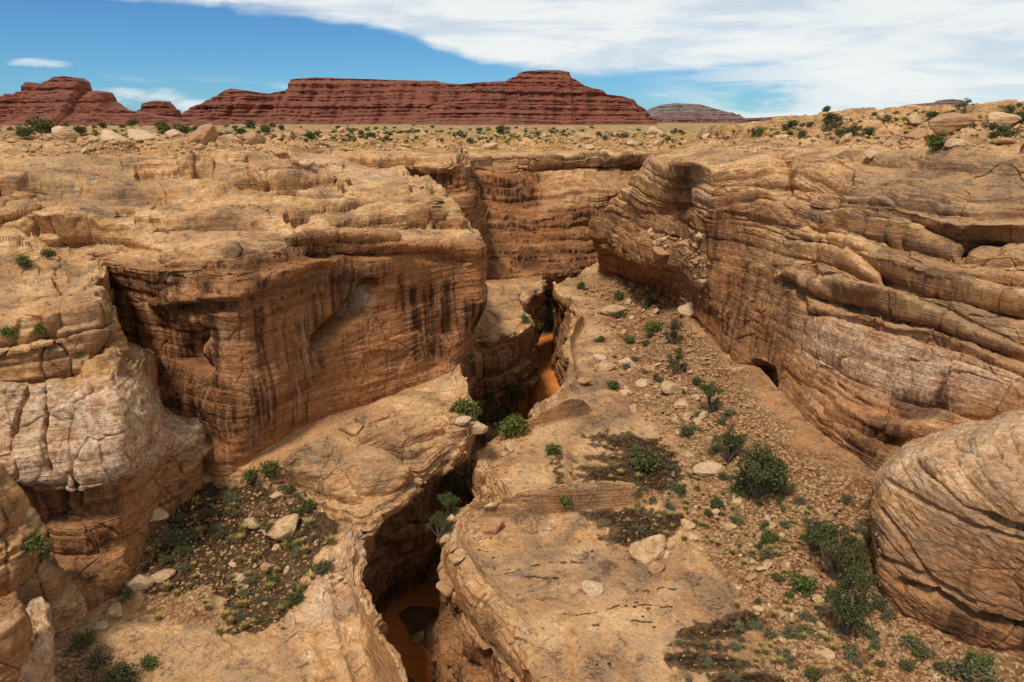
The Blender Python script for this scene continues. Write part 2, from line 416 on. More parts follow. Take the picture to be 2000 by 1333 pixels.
    # crevice shade painted as dark lines along bedding seams and joints
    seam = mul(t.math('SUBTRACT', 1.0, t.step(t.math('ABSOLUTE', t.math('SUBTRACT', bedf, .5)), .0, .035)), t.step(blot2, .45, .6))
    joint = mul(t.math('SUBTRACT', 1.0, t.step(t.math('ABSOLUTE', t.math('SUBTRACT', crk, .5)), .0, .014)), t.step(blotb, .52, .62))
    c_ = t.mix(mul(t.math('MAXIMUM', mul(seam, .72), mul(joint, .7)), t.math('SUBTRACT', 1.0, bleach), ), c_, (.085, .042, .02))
    # stony dirt, scrub, dark living soil crust
    dc = t.ramp(blot2, [(.32, (.13, .068, .030)), (.48, (.24, .128, .056)), (.66, (.38, .215, .10))])
    dc = t.mix(mul(t.step(blotb, .48, .62), .6), dc, (.26, .085, .030))
    dc = t.mix(mul(t.step(grain, .52, .60), .8), dc, (.60, .40, .21))
    dc = t.mix(mul(t.step(t.math('SUBTRACT', 1.0, grain), .54, .62), .7), dc, (.11, .055, .025))
    c_ = t.mix(dirt, c_, dc)
    sc2 = t.mix(t.step(blot2, .42, .6), (.47, .26, .085), (.36, .215, .06))
    sc2 = t.mix(mul(t.step(t.math('ADD', mul(grain, .5), mul(blot2, .5)), .51, .57), .85), sc2, (.10, .075, .022))
    c_ = t.mix(mul(scrub, t.step(t.math('ADD', mul(blotb, .6), mul(blot2, .4)), .38, .52)), c_, sc2)
    c_ = t.mix(sand, c_, t.mix(t.step(blot2, .35, .65), (.50, .25, .105), (.60, .34, .16)))
    c_ = t.mix(mul(soil, t.step(nz, .30, .55)), c_, t.mix(t.step(grain, .42, .66), (.034, .020, .010), (.135, .075, .033)))
    # sand-grain mottling
    fine = t.noise(P, 9.0, 3, .7)
    mot = t.math('MULTIPLY_ADD', t.step(t.math('ADD', mul(grain, .6), mul(fine, .4)), .34, .66), .62, .66)
    cm = t.node('ShaderNodeCombineXYZ')
    for i in range(3): t.put(cm.inputs[i], mot)
    c_ = t.mix(1.0, c_, cm.outputs[0], 'MULTIPLY')
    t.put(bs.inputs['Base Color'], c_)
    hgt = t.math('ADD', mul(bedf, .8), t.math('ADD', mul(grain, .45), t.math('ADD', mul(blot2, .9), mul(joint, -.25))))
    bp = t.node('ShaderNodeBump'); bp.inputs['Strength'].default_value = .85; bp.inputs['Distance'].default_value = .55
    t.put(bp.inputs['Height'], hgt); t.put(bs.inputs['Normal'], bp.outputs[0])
    return mt
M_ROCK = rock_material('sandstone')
def zones(*polys, soft=14, wv=14, off=0.0):
    def f(px, py, pr, pc, G):
        wx, wy = wob(G, 4.0, wv, off); m = np.zeros(px.shape)
        for p in polys:
            k = 1.0
            if isinstance(p, tuple): k, p = p
            m = np.maximum(m, k*poly_mask(px + wx, py + wy, p, soft))
        return m
    return f

# ------------------------------------------------------------------ left canyon wall
left_wall = Y3([
 [(-900,262,330),(-500,262,330),(-200,262,330),(0,262,330),(150,262,330),(280,262,330),(400,262,330),(500,262,330),(580,262,330),(640,262,330),(690,262,330),(720,262,330),(740,262,330)],
 [(-800,285,120),(-350,282,125),(-100,280,130),(80,280,135),(210,281,140),(330,283,145),(450,284,150),(560,287,158),(610,290,165),(650,292,172),(690,294,180),(710,295,190),(720,296,200)],
 [(-750,330,88),(-350,315,92),(-100,310,97),(80,308,103),(210,307,108),(330,308,112),(450,312,118),(560,318,125),(620,322,130),(660,325,134),(700,328,140),(745,320,158),(740,322,170)],
 [(-700,380,79),(-350,355,84),(-100,345,88),(80,345,92),(210,350,95),(330,352,98),(450,355,102),(590,360,107),(680,362,110),(730,364,111.5),(783,364,113),(800,345,150),(780,345,165)],
 [(-700,430,72),(-350,410,77),(-100,400,80),(80,405,83),(210,415,84),(330,415,86),(450,412,89),(590,410,93.5),(710,412,97),(790,414,100),(852,414,104),(850,400,140),(820,400,160)],
 [(-700,480,68),(-350,465,72),(-100,455,74),(90,465,76),(210,470,76),(330,468,77),(450,460,80),(600,445,85),(740,446,89),(835,452,93),(905,456,98),(880,450,135),(840,450,156)],
 [(-700,530,66),(-350,520,70),(-100,510,72),(90,505,75),(205,508,73.5),(330,522,66.5),(450,508,67.5),(600,482,75),(760,472,82),(870,478,88.5),(942,484,95),(900,500,130),(850,500,152)],
 [(-700,590,70),(-350,580,73),(-100,570,76),(90,560,80),(200,560,75.5),(340,600,67.5),(460,594,64),(610,545,73),(765,520,80.5),(880,520,87.5),(951,535,94),(910,550,128),(860,550,150)],
 [(-700,650,70),(-350,640,73),(-100,630,76),(90,640,80),(200,640,75),(345,680,68.5),(465,670,64.5),(615,620,73.2),(765,590,81),(880,580,87.5),(948,590,93),(910,600,125),(860,600,148)],
 [(-700,750,69),(-350,740,72),(-100,730,75),(90,740,78),(205,740,73.5),(350,790,66.3),(468,790,62.8),(615,730,71.8),(755,690,79.2),(855,660,85.5),(918,650,91),(900,650,122),(860,650,146)],
 [(-700,850,68),(-350,840,71),(-100,830,74),(90,840,75),(210,850,71),(345,885,64),(450,903,61.8),(605,832,71.2),(735,782,77.8),(830,752,83),(888,735,87.5),(890,720,118),(860,700,142)],
 [(-700,910,72),(-350,900,75),(-100,890,77),(90,900,78),(210,910,74),(345,945,66),(450,965,63),(605,890,73),(735,835,80),(830,800,86),(888,785,91),(890,770,121),(860,750,145)],
])
def lw_wall(px, py, pr, pc, G):
    return np.clip(sstep(pr, 5.7, 6.5)*1.0, 0, 1)
def lw_post(G, px, py):
    """recesses and shelves worked into the face"""
    N = normals(G); N = np.where(((N*-G).sum(-1) < 0)[..., None], -N, N)
    D = np.zeros(G.shape[:2])
    def notch(pts, w_, depth, up=0.0, upw=None):
        d, s = line_dist(px, py, pts)
        nonlocal D
        D -= depth*np.exp(-(d/w_)**2)
        if up: D += up*np.exp(-((s + (upw or w_)*1.2)/(upw or w_))**2)*(d < 3*(upw or w_))
    notch([(625,668),(650,640),(690,610),(722,560)], 13, 3.2)
    notch([(610,500),(650,492),(690,500),(735,500)], 11, 3.0, .8, 16)
    notch([(735,505),(800,500),(860,505),(905,510)], 8, 1.2, .5, 12)
    notch([(130,488),(180,478),(240,485),(300,497)], 14, 3.0)
    notch([(350,606),(470,602),(545,572),(625,540)], 9, 1.2, .9, 14)
    notch([(290,498),(380,502),(470,490)], 7, 1.0)
    notch([(225,432),(300,430),(360,428),(420,420)], 5, .9)
    notch([(390,660),(372,700),(400,720)], 14, 1.6)
    notch([(380,820),(400,850),(420,870)], 22, 1.2)
    for pts in ([(380,345),(450,362),(540,386),(650,380)], [(480,330),(560,342),(640,338)], [(560,442),(660,425),(770,412)], [(690,395),(790,420),(890,466)], [(0,470),(60,462),(120,470)], [(520,372),(590,395),(640,398)], [(640,452),(740,440),(830,452)], [(300,455),(420,448),(540,455)], [(220,500),(330,512),(440,500)], [(270,345),(330,352),(390,350)]):
        notch(pts, 4.5, 1.5, 1.1, 9)
    for x, y, r, dp in ((75,415,20,2.6),(25,405,13,1.8),(0,385,14,1.6),(90,452,16,2.0),(418,411,7,1.0),(300,408,8,.8),(535,402,10,1.2),(510,402,8,1.0),(580,404,8,1.),(680,372,6,.8),(660,470,9,1.2),(20,345,6,.6),(120,360,5,.5),(240,405,5,.5),(340,424,7,.8)):
        D -= dp*np.exp(-((px-x)**2 + (py-y)**2)/r**2)
    return G + N*D[..., None]
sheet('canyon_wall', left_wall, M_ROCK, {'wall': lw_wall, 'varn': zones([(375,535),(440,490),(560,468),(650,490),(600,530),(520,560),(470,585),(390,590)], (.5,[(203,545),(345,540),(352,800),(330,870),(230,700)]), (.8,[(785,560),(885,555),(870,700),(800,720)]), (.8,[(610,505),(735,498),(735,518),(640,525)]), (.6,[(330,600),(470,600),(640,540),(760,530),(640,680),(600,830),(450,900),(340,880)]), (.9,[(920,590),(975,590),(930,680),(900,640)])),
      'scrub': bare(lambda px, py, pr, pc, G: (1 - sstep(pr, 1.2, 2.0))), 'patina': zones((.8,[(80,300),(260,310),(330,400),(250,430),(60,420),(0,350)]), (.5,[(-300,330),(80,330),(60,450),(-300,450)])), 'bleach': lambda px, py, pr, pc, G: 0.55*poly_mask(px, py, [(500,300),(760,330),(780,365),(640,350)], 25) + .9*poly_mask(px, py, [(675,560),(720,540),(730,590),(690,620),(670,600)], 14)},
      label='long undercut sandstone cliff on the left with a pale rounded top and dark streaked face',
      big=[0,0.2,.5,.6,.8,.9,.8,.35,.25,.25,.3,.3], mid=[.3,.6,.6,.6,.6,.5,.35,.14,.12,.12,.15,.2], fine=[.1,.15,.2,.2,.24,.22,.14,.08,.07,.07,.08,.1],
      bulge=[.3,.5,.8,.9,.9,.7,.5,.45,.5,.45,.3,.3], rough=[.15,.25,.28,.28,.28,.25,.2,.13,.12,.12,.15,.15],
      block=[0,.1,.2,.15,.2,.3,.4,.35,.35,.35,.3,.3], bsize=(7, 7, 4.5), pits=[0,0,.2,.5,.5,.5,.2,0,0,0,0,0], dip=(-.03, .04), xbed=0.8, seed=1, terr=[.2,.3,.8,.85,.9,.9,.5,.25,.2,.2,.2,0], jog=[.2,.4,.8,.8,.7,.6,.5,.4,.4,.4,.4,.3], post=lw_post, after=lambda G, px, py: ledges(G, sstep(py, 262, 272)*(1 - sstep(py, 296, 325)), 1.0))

# ------------------------------------------------------------------ left spur with pale pillars
spur = Y3([
 [(-300,370,84),(-80,400,81),(20,440,78),(90,478,77),(150,508,75),(190,528,77),(202,540,78),(206,545,80),(203,550,90)],
 [(-300,510,66),(-80,520,66),(60,540,66),(130,550,67),(195,560,68),(215,600,71),(222,612,73),(228,622,76),(224,630,86)],
 [(-300,600,57.5),(-80,610,57.5),(60,610,58),(140,605,58.5),(200,625,60),(240,670,64),(248,682,67.5),(256,690,72),(252,695,82)],
 [(-300,650,54.5),(-80,655,54),(60,655,54.5),(140,650,55.5),(208,660,57.5),(250,690,61.5),(275,700,65),(300,712,68.5),(290,715,78)],
 [(-300,730,52),(-80,745,51.5),(60,742,52.2),(140,742,53),(215,722,54.5),(272,725,58),(294,745,62),(306,750,66.5),(296,750,76)],
 [(-300,760,51),(-80,765,50),(60,762,50.3),(145,762,51),(222,750,52.5),(280,765,56.5),(298,780,61),(308,785,66),(300,790,74)],
 [(-300,850,48),(-80,850,47.5),(60,850,48.3),(150,850,49),(232,830,50),(284,815,54),(312,830,58.5),(340,815,65),(330,820,72)],
 [(-300,940,46.5),(-80,940,46),(70,945,46.8),(160,955,47.5),(242,925,49.2),(280,890,52.5),(325,880,57),(385,845,62.5),(370,850,70)],
 [(-280,970,48),(-70,975,47.5),(80,985,48.8),(165,990,49),(245,960,50),(276,950,53),(312,920,57),(402,888,61),(385,890,68)],
 [(-200,1060,47),(-40,1060,46.5),(105,1070,48.5),(170,1075,48.5),(240,1050,50),(268,1010,52.5),(303,960,56),(385,905,60),(375,915,67)],
 [(-150,1190,45),(0,1195,44.5),(165,1188,46.3),(195,1175,47.2),(240,1140,49),(264,1085,51.5),(288,1025,55),(378,918,59.5),(370,925,66)],
 [(-150,1260,45.5),(0,1260,45),(165,1250,47),(195,1235,48),(240,1200,50),(264,1140,52),(288,1070,56),(378,960,61),(370,965,67)],
])
def spur_post(G, px, py):
    N = normals(G); N = np.where(((N*-G).sum(-1) < 0)[..., None], -N, N); D = np.zeros(G.shape[:2])
    for pts, wd, dp in (([(92,745),(96,820),(88,870),(100,930)], 5, 1.5), ([(185,770),(150,800),(138,880),(152,960)], 5, 1.4), ([(150,760),(172,800),(205,850),(225,920)], 4, .8),
                        ([(60,750),(40,800),(25,860)], 4, 1.), ([(110,560),(150,600),(200,590)], 6, 1.2), ([(0,650),(60,600),(110,580)], 7, 1.0),
                        ([(0,745),(80,745),(160,735),(215,700)], 7, 1.0), ([(0,690),(70,690),(120,670),(128,650)], 5, 1.2), ([(120,680),(180,670),(205,650)], 5, 1.0),
                        ([(20,960),(80,1000),(100,1060)], 16, 1.2), ([(150,980),(200,960),(240,940)], 8, .8), ([(110,1030),(130,990)], 14, 1.4), ([(290,800),(300,850),(285,900)], 9, .9)):
        d, s = line_dist(px, py, pts); D -= dp*np.exp(-(d/wd)**2)
    D += 1.3*poly_mask(px, py, [(0,650),(40,632),(95,640),(128,672),(120,695),(60,712),(0,718)], 12) + 1.0*poly_mask(px, py, [(40,628),(90,612),(160,616),(200,640),(206,668),(180,690),(130,690),(100,650)], 10)
    return G + N*D[..., None]
sheet('rock_spur', spur, M_ROCK, {'patina': zones((.5,[(60,540),(160,520),(200,600),(100,610)])), 'varn': zones((.5,[(20,960),(240,960),(240,1000),(190,1180),(120,1120)]), (.8,[(150,1060),(230,1040),(200,1180),(150,1150)])),
      'wall': [0,0,0,.05,.1,.1,.25,.35,.6,.7,.8,.8], 'bleach': lambda px, py, pr, pc, G: np.clip(.95*sstep(pr, 4.4, 5.2)*(1-sstep(pr, 7.0, 8.2)), 0, 1)},
      label='blocky sandstone spur on the left with a flat dome over pale bleached pillars',
      big=[.3,.4,.4,.3,.3,.3,.4,.5,.6,.5,.4,.3], mid=[.3,.4,.2,.2,.3,.10,.08,.12,.25,.3,.3,.2], fine=[.1,.12,.10,.10,.14,.04,.03,.06,.1,.1,.1,.1], bulge=.6, rough=[.22,.22,.14,.16,.2,.15,.13,.2,.25,.25,.2,.2],
      block=[.5,.7,.1,.1,.3,.25,.3,.5,.7,.7,.5,.3], bsize=(3.6, 3.6, 5.5), pits=.05, seed=2, terr=[.8,.9,.6,.6,.8,.3,.2,.4,.6,.6,.4,0], jog=[.8,1,.3,.3,.8,.5,.5,.8,1,1,.6,.3], jsize=3.5, post=spur_post)

# ------------------------------------------------------------------ slot gorge: left bench and its wall down to the stream
base_l = [(-420,1700,-38),(-150,1400,-38),(20,1290,-38),(120,1230,-38),(200,1180,-38),(245,1110,-37.5),(290,1020,-36.5),(370,925,-34.5),(450,903,-33.4),(605,832,-33),(735,782,-33),(830,752,-33),(882,733,-33),(900,630,-32.5),(935,585,-32.5),(955,560,-33),(985,556,-34.5),(1020,552,-36.3),(1060,548,-36.8)]
lip_l  = [(960,1900,-41),(830,1500,-40.5),(752,1345,-40),(716,1270,-39.5),(700,1210,-39.2),(690,1150,-39),(692,1095,-38.6),(730,1050,-38),(808,972,-36.4),(840,935,-36.8),(915,880,-35.8),(916,835,-35),(892,748,-34.2),(925,655,-33.5),(972,668,-35.5),(1034,650,-36.2),(1015,605,-36.8),(1035,590,-37.2),(1066,566,-37.2)]
bot_l  = [(-15,20),(-14,32),(-13.4,40),(-13.6,47),(-13.9,52),(-15.4,58),(-15.7,64),(-15.4,68),(-11,72),(-9.5,76),(-7,80),(-6.8,86),(-7.6,95),(-7.2,108),(-1.5,113),(4,126),(5,140),(5,152),(6,166)]
rowsB = []
Bm = np.array([atZ(*p) for p in base_l]); Lm = np.array([atZ(*p) for p in lip_l])
Wm = np.array([(x, y, -56.5) for x, y in bot_l])
out = (Bm - Lm); out[:, 2] = 0; out /= np.linalg.norm(out, axis=1, keepdims=True)
rowsB.append(Bm + out*3.0 + np.array([0, 0, .4]))
rowsB.append(Bm)
for f, up in ((.2, .1), (.45, .5), (.7, .6), (.9, .35)):
    q = Bm*(1-f) + Lm*f; q[:, 2] += up; rowsB.append(q)
rowsB.append(Lm)
q = Lm*.97 + Wm*.03; q[:, 2] = Lm[:, 2] - 1.3; rowsB.append(q)
q = Lm*.75 + Wm*.25; q[:, 2] = Lm[:, 2] - 3.6; q += out*1.5; rowsB.append(q)
q = Lm*.45 + Wm*.55; q[:, 2] = Lm[:, 2]*.5 - 56*.5; q += out*.3; rowsB.append(q)
rowsB.append(Wm + np.array([0, 0, 1.6])); rowsB.append(Wm - np.array([-1.5, 0, 1.5]))
Bgrid = np.array(rowsB)
SOIL_L = [[(330,985),(420,955),(520,945),(560,985),(640,1030),(655,1075),(600,1130),(560,1230),(500,1260),(440,1245),(440,1160),(400,1140),(300,1160),(280,1110),(320,1050)]]
def soil_l(px, py, pr, pc, G):
    wx, wy = wob(G)
    m = sstep(poly_mask(px + wx, py + wy, SOIL_L[0], 16) + .34*fbm(G.reshape(-1, 3), 1.1, 4, .6, off=14).reshape(px.shape), .34, .60)*.92
    return m*(pr < 6)
def dirt_l(px, py, pr, pc, G):
    wx, wy = wob(G, 4, 30, 9)
    m = poly_mask(px + wx, py + wy, [(200,1150),(290,1000),(380,925),(560,930),(640,1000),(600,1040),(450,1130),(420,1220),(250,1215)], 12)*.8
    m = np.maximum(m, 0*poly_mask(px, py + wy*.3, [(390,905),(450,896),(605,822),(735,775),(890,725),(890,742),(740,806),(600,862),(470,925),(380,945)], 5))
    m = np.maximum(m, poly_mask(px + wx, py + wy, [(80,1400),(120,1260),(250,1290),(300,1400)], 10))
    return m*(pr < 6)
def b_post(G, px, py):
    P = G; D = np.zeros(G.shape[:2])
    def dome(poly, hgt, soft):
        return hgt*poly_mask(px, py, poly, soft)
    D += dome([(548,935),(640,860),(700,870),(760,930),(812,965),(800,1000),(740,1040),(700,1060),(640,1010)], 2.1, 20)
    D += dome([(660,850),(760,790),(880,740),(900,770),(925,830),(920,880),(860,925),(820,950),(760,905)], 1.7, 18)
    D += dome([(460,1250),(560,1200),(640,1120),(690,1070),(700,1200),(720,1300),(560,1400),(420,1340)], .6, 25)
    D += dome([(380,1180),(420,1140),(440,1250),(400,1290),(330,1270)], .5, 24)
    for pts, wd, dp in (([(560,945),(620,1000),(680,1050),(700,1068)], 11, 2.2), ([(640,855),(700,890),(760,915),(815,955)], 9, 2.0), ([(700,850),(740,870),(800,850),(900,845)], 5, .5)):
        d, s = line_dist(px, py, pts); D -= dp*np.exp(-(d/wd)**2)
    G = G.copy(); G[..., 2] += D*(G[..., 2] > -41); return G
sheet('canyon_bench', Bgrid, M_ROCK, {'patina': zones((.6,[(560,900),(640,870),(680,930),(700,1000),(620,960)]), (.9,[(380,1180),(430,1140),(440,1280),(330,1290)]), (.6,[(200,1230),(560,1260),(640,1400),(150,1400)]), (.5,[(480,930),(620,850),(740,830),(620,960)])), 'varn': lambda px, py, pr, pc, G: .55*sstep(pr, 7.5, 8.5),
      'wall': [.3,.2,0,0,0,0,0,.1,.45,.75,.9,.9], 'soil': soil_l, 'dirt': dirt_l, 'bleach': zones((.6,[(600,1160),(660,1090),(695,1060),(700,1120),(690,1220),(600,1260),(540,1250)])), 'sand': zones([(385,915),(450,897),(605,822),(735,775),(890,722),(895,745),(760,800),(640,850),(560,885),(470,928),(380,950)], [(205,1200),(290,1140),(275,1185),(215,1230)], soft=5, wv=5)},
      label='left rock bench of swirling slickrock domes above the slot gorge',
      big=[0,0,.2,.3,.4,.5,.5,.6,.7,.6,.3,.2], mid=[0,.1,.25,.4,.45,.45,.4,.5,.5,.4,.3,.2], fine=[0,.05,.10,.2,.22,.22,.2,.2,.15,.1,.1,.1], bulge=[.1,.1,.3,.5,.6,.5,.5,.7,1.3,1.3,.8,.4], rough=[.1,.1,.2,.2,.2,.2,.25,.3,.35,.35,.3,.2],
      block=[0,.1,.2,.25,.3,.5,.9,1.2,1.5,1.4,.9,.3], bsize=(4.5, 4.5, 3.5), fold=2.4, xbed=.5, seed=3, terr=[0,.1,.4,.8,.95,.95,.8,.8,.7,.5,.3,0], jog=[0,.2,.5,.6,.6,.6,.8,1.,1.2,1.2,.8,0], post=b_post)

# ------------------------------------------------------------------ right bench, from the stream up to the foot of the right cliff
bot_r = [(-3,16),(-5.5,32),(-6.4,40),(-7.2,47),(-7.4,52),(-7.4,57),(-7.5,63),(-6.8,68),(-5.6,72),(-4.0,76),(-1.5,82),(1.8,90),(5.0,98),(6.5,106),(9,117),(11,130),(10.5,142),(10,155),(11,170),(14,185)]
lip_r = [(1300,2100,-41.5),(1110,1480,-41),(1055,1335,-40.8),(1000,1262,-40.6),(950,1205,-40.5),(905,1150,-40.6),(872,1092,-40.8),(895,1040,-40.4),(962,1012,-39.6),(940,962,-39.8),(917,912,-40),(932,882,-40),(1030,860,-40),(1042,826,-40),(1085,790,-40),(1112,742,-39.6),(1106,690,-39.2),(1126,640,-39),(1108,600,-38.6),(1080,566,-38)]
base_r = [(2700,2100,-36),(2500,1500,-35.5),(2350,1280,-35),(2150,1150,-35),(1950,1080,-35),(1800,1020,-35.3),(1710,965,-35.5),(1640,935,-35.5),(1560,900,-35.5),(1510,850,-35.5),(1465,795,-35.5),(1425,735,-35.5),(1395,690,-35.5),(1360,650,-35.7),(1325,607,-36),(1290,575,-36.3),(1255,553,-36.5),(1215,536,-36.7),(1180,527,-36.9),(1150,521,-37)]
Rb = np.array([atZ(*p) for p in base_r]); Rl = np.array([atZ(*p) for p in lip_r]); Rw = np.array([(x, y, -56.5) for x, y in bot_r])
outr = (Rb - Rl); outr[:, 2] = 0; outr /= np.linalg.norm(outr, axis=1, keepdims=True)
rowsE = [Rw + np.array([-1.5, 0, -1.5]), Rw + np.array([0, 0, 1.5])]
q = Rl*.4 + Rw*.6; q[:, 2] = Rl[:, 2]*.45 - 56*.55; rowsE.append(q + outr*.3)
q = Rl*.8 + Rw*.2; q[:, 2] = Rl[:, 2] - 4.2; rowsE.append(q + outr*1.0)
q = Rl.copy(); q[:, 2] -= 1.5; rowsE.append(q - outr*.2)
rowsE.append(Rl + outr*.5)
for f, up in ((.12, .35), (.3, .1), (.5, -.5), (.7, -.9), (.88, -.6)):
    q = Rl*(1-f) + Rb*f; q[:, 2] += up; rowsE.append(q)
rowsE.append(Rb); rowsE.append(Rb + outr*5 + np.array([0, 0, 1.0]))
Egrid = np.array(rowsE)
SOIL_R = [[(1140,852),(1185,846),(1200,853),(1235,848),(1290,862),(1320,890),(1335,930),(1325,965),(1290,985),(1240,972),(1205,974),(1160,968),(1150,950),(1165,943),(1128,936),(1108,929),(1150,928),(1125,914),(1160,914),(1210,903),(1150,896),(1160,890),(1215,884),(1170,872),(1150,868),(1185,866),(1150,858)],
          [(1125,1008),(1180,1000),(1250,998),(1320,1010),(1345,1030),(1310,1050),(1240,1066),(1195,1064),(1172,1052),(1205,1036),(1175,1032),(1180,1022),(1150,1018)],
          [(1322,1247),(1335,1228),(1380,1218),(1430,1200),(1470,1190),(1490,1215),(1440,1242),(1390,1248),(1350,1250)],[(1312,1262),(1340,1254),(1400,1256),(1440,1262),(1420,1272),(1360,1270)],[(1284,1290),(1310,1278),(1360,1274),(1420,1280),(1480,1300),(1430,1310),(1350,1312),(1310,1304)],[(1380,1325),(1420,1312),(1500,1310),(1560,1345),(1500,1400),(1400,1400)],
          [(1080,890),(1090,892),(1088,920),(1098,950),(1112,975),(1104,988),(1082,984),(1068,978),(1090,968),(1082,940)]]
SEAMS_R = [[(1060,1245),(1085,1225),(1110,1212),(1150,1205),(1185,1192),(1245,1180)], [(940,1140),(985,1128),(1030,1108),(1080,1098),(1140,1100)], [(965,1136),(1010,1130),(1070,1128),(1090,1130)], [(1240,1158),(1290,1150),(1330,1152)], [(1215,1190),(1270,1183),(1320,1190)], [(1160,1230),(1230,1215),(1330,1215)]]
def soil_r(px, py, pr, pc, G):
    wx, wy = wob(G, 1.6, 9); m = np.zeros(px.shape)
    for p in SOIL_R: m = np.maximum(m, poly_mask(px + wx*1.3, py + wy*.8, p, 13))
    brk = fbm(G.reshape(-1, 3), .9, 4, .6, off=12).reshape(px.shape)
    m = sstep(m + .36*brk, .30, .48)*(.80 + .20*sstep(m, .5, 1.))
    # weathering pits and cracks holding soil on the bare slab
    Q = G.reshape(-1, 3)
    d1, d2, i = worley(Q/np.array([1.0, 1.0, 3.0]), 5)
    reg = fbm(Q, 5, 2, off=3); gap = fbm(Q, .8, 2, off=6)
    spots = ((i > .60)*(d1 < .16 + .12*(i-.6))*(reg > .0)).reshape(px.shape)
    m = np.maximum(m, .9*spots*poly_mask(px, py, [(900,1050),(1180,1000),(1260,1100),(1420,1180),(1300,1260),(1330,1400),(1060,1400),(960,1180)], 20))
    for l in SEAMS_R:
        d, _ = line_dist(px + wx*.6, py + wy*.8, l); m = np.maximum(m, (1 - sstep(d, .8, 3.2))*sstep(gap.reshape(px.shape), -.10, .12)*.9)
    return m*(pr > 5)
def dirt_r(px, py, pr, pc, G):
    wx, wy = wob(G, 5, 40, 9)
    m = poly_mask(px + wx, py + wy*.5, [(1130,540),(1270,540),(1430,700),(1560,880),(1720,960),(2050,1260),(2000,1450),(1540,1450),(1500,1240),(1390,1100),(1340,960),(1310,860),(1230,770),(1200,680),(1180,600)], 22)
    return m*(pr > 5)*.95
def e_post(G, px, py):
    D = np.zeros(G.shape[:2])
    for pts, wd, dp in (([(960,1015),(1050,1010),(1105,1005)], 6, .4),):
        d, s = line_dist(px, py, pts); D -= dp*np.exp(-(d/wd)**2)
    D += .7*poly_mask(px, py, [(925,900),(1000,872),(1110,880),(1105,1000),(965,1005),(930,960)], 14)
    D += .5*poly_mask(px, py, [(1480,1100),(1560,1060),(1580,1110),(1530,1130),(1500,1180)], 30)
    G = G.copy(); G[..., 2] += D*(G[..., 2] > -42); return G
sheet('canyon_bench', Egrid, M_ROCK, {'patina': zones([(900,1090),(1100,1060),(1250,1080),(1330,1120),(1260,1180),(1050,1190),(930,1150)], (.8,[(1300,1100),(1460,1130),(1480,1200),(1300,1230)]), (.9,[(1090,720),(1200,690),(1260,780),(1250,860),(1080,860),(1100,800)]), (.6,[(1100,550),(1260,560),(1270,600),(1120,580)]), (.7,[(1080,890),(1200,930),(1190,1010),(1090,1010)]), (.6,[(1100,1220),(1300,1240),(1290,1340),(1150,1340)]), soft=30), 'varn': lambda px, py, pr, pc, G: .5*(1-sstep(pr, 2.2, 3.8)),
      'wall': [.9,.9,.8,.6,.25,0,0,0,0,0,0,.2,.4], 'soil': soil_r, 'dirt': dirt_r},
      label='broad right rock bench of bare slickrock rising to rubble under the cliff',
      big=[.2,.3,.5,.6,.5,.25,.2,.15,.1,0,0,0,0], mid=[.2,.3,.4,.4,.4,.3,.25,.2,.2,.1,.1,.1,.1], fine=[.1,.1,.1,.12,.15,.14,.12,.1,.08,.04,.04,.04,0], bulge=[.5,.8,1.0,1.0,.6,.35,.35,.3,.5,.6,.5,.3,0], rough=[.2,.3,.3,.3,.25,.13,.1,.1,.2,.3,.3,.3,.2],
      block=[.3,1.,1.5,1.3,1.1,.5,.12,.08,.25,.5,.5,.3,0], bsize=(4, 4, 3.2), fold=1.8, xbed=.4, seed=4, terr=[0,.4,.7,.8,.8,.7,.6,.6,.6,.6,.8,.8,0], jog=[0,.8,1.2,1.2,.9,.5,.4,.4,.5,.7,.9,.8,0], jsize=4.0, post=e_post)

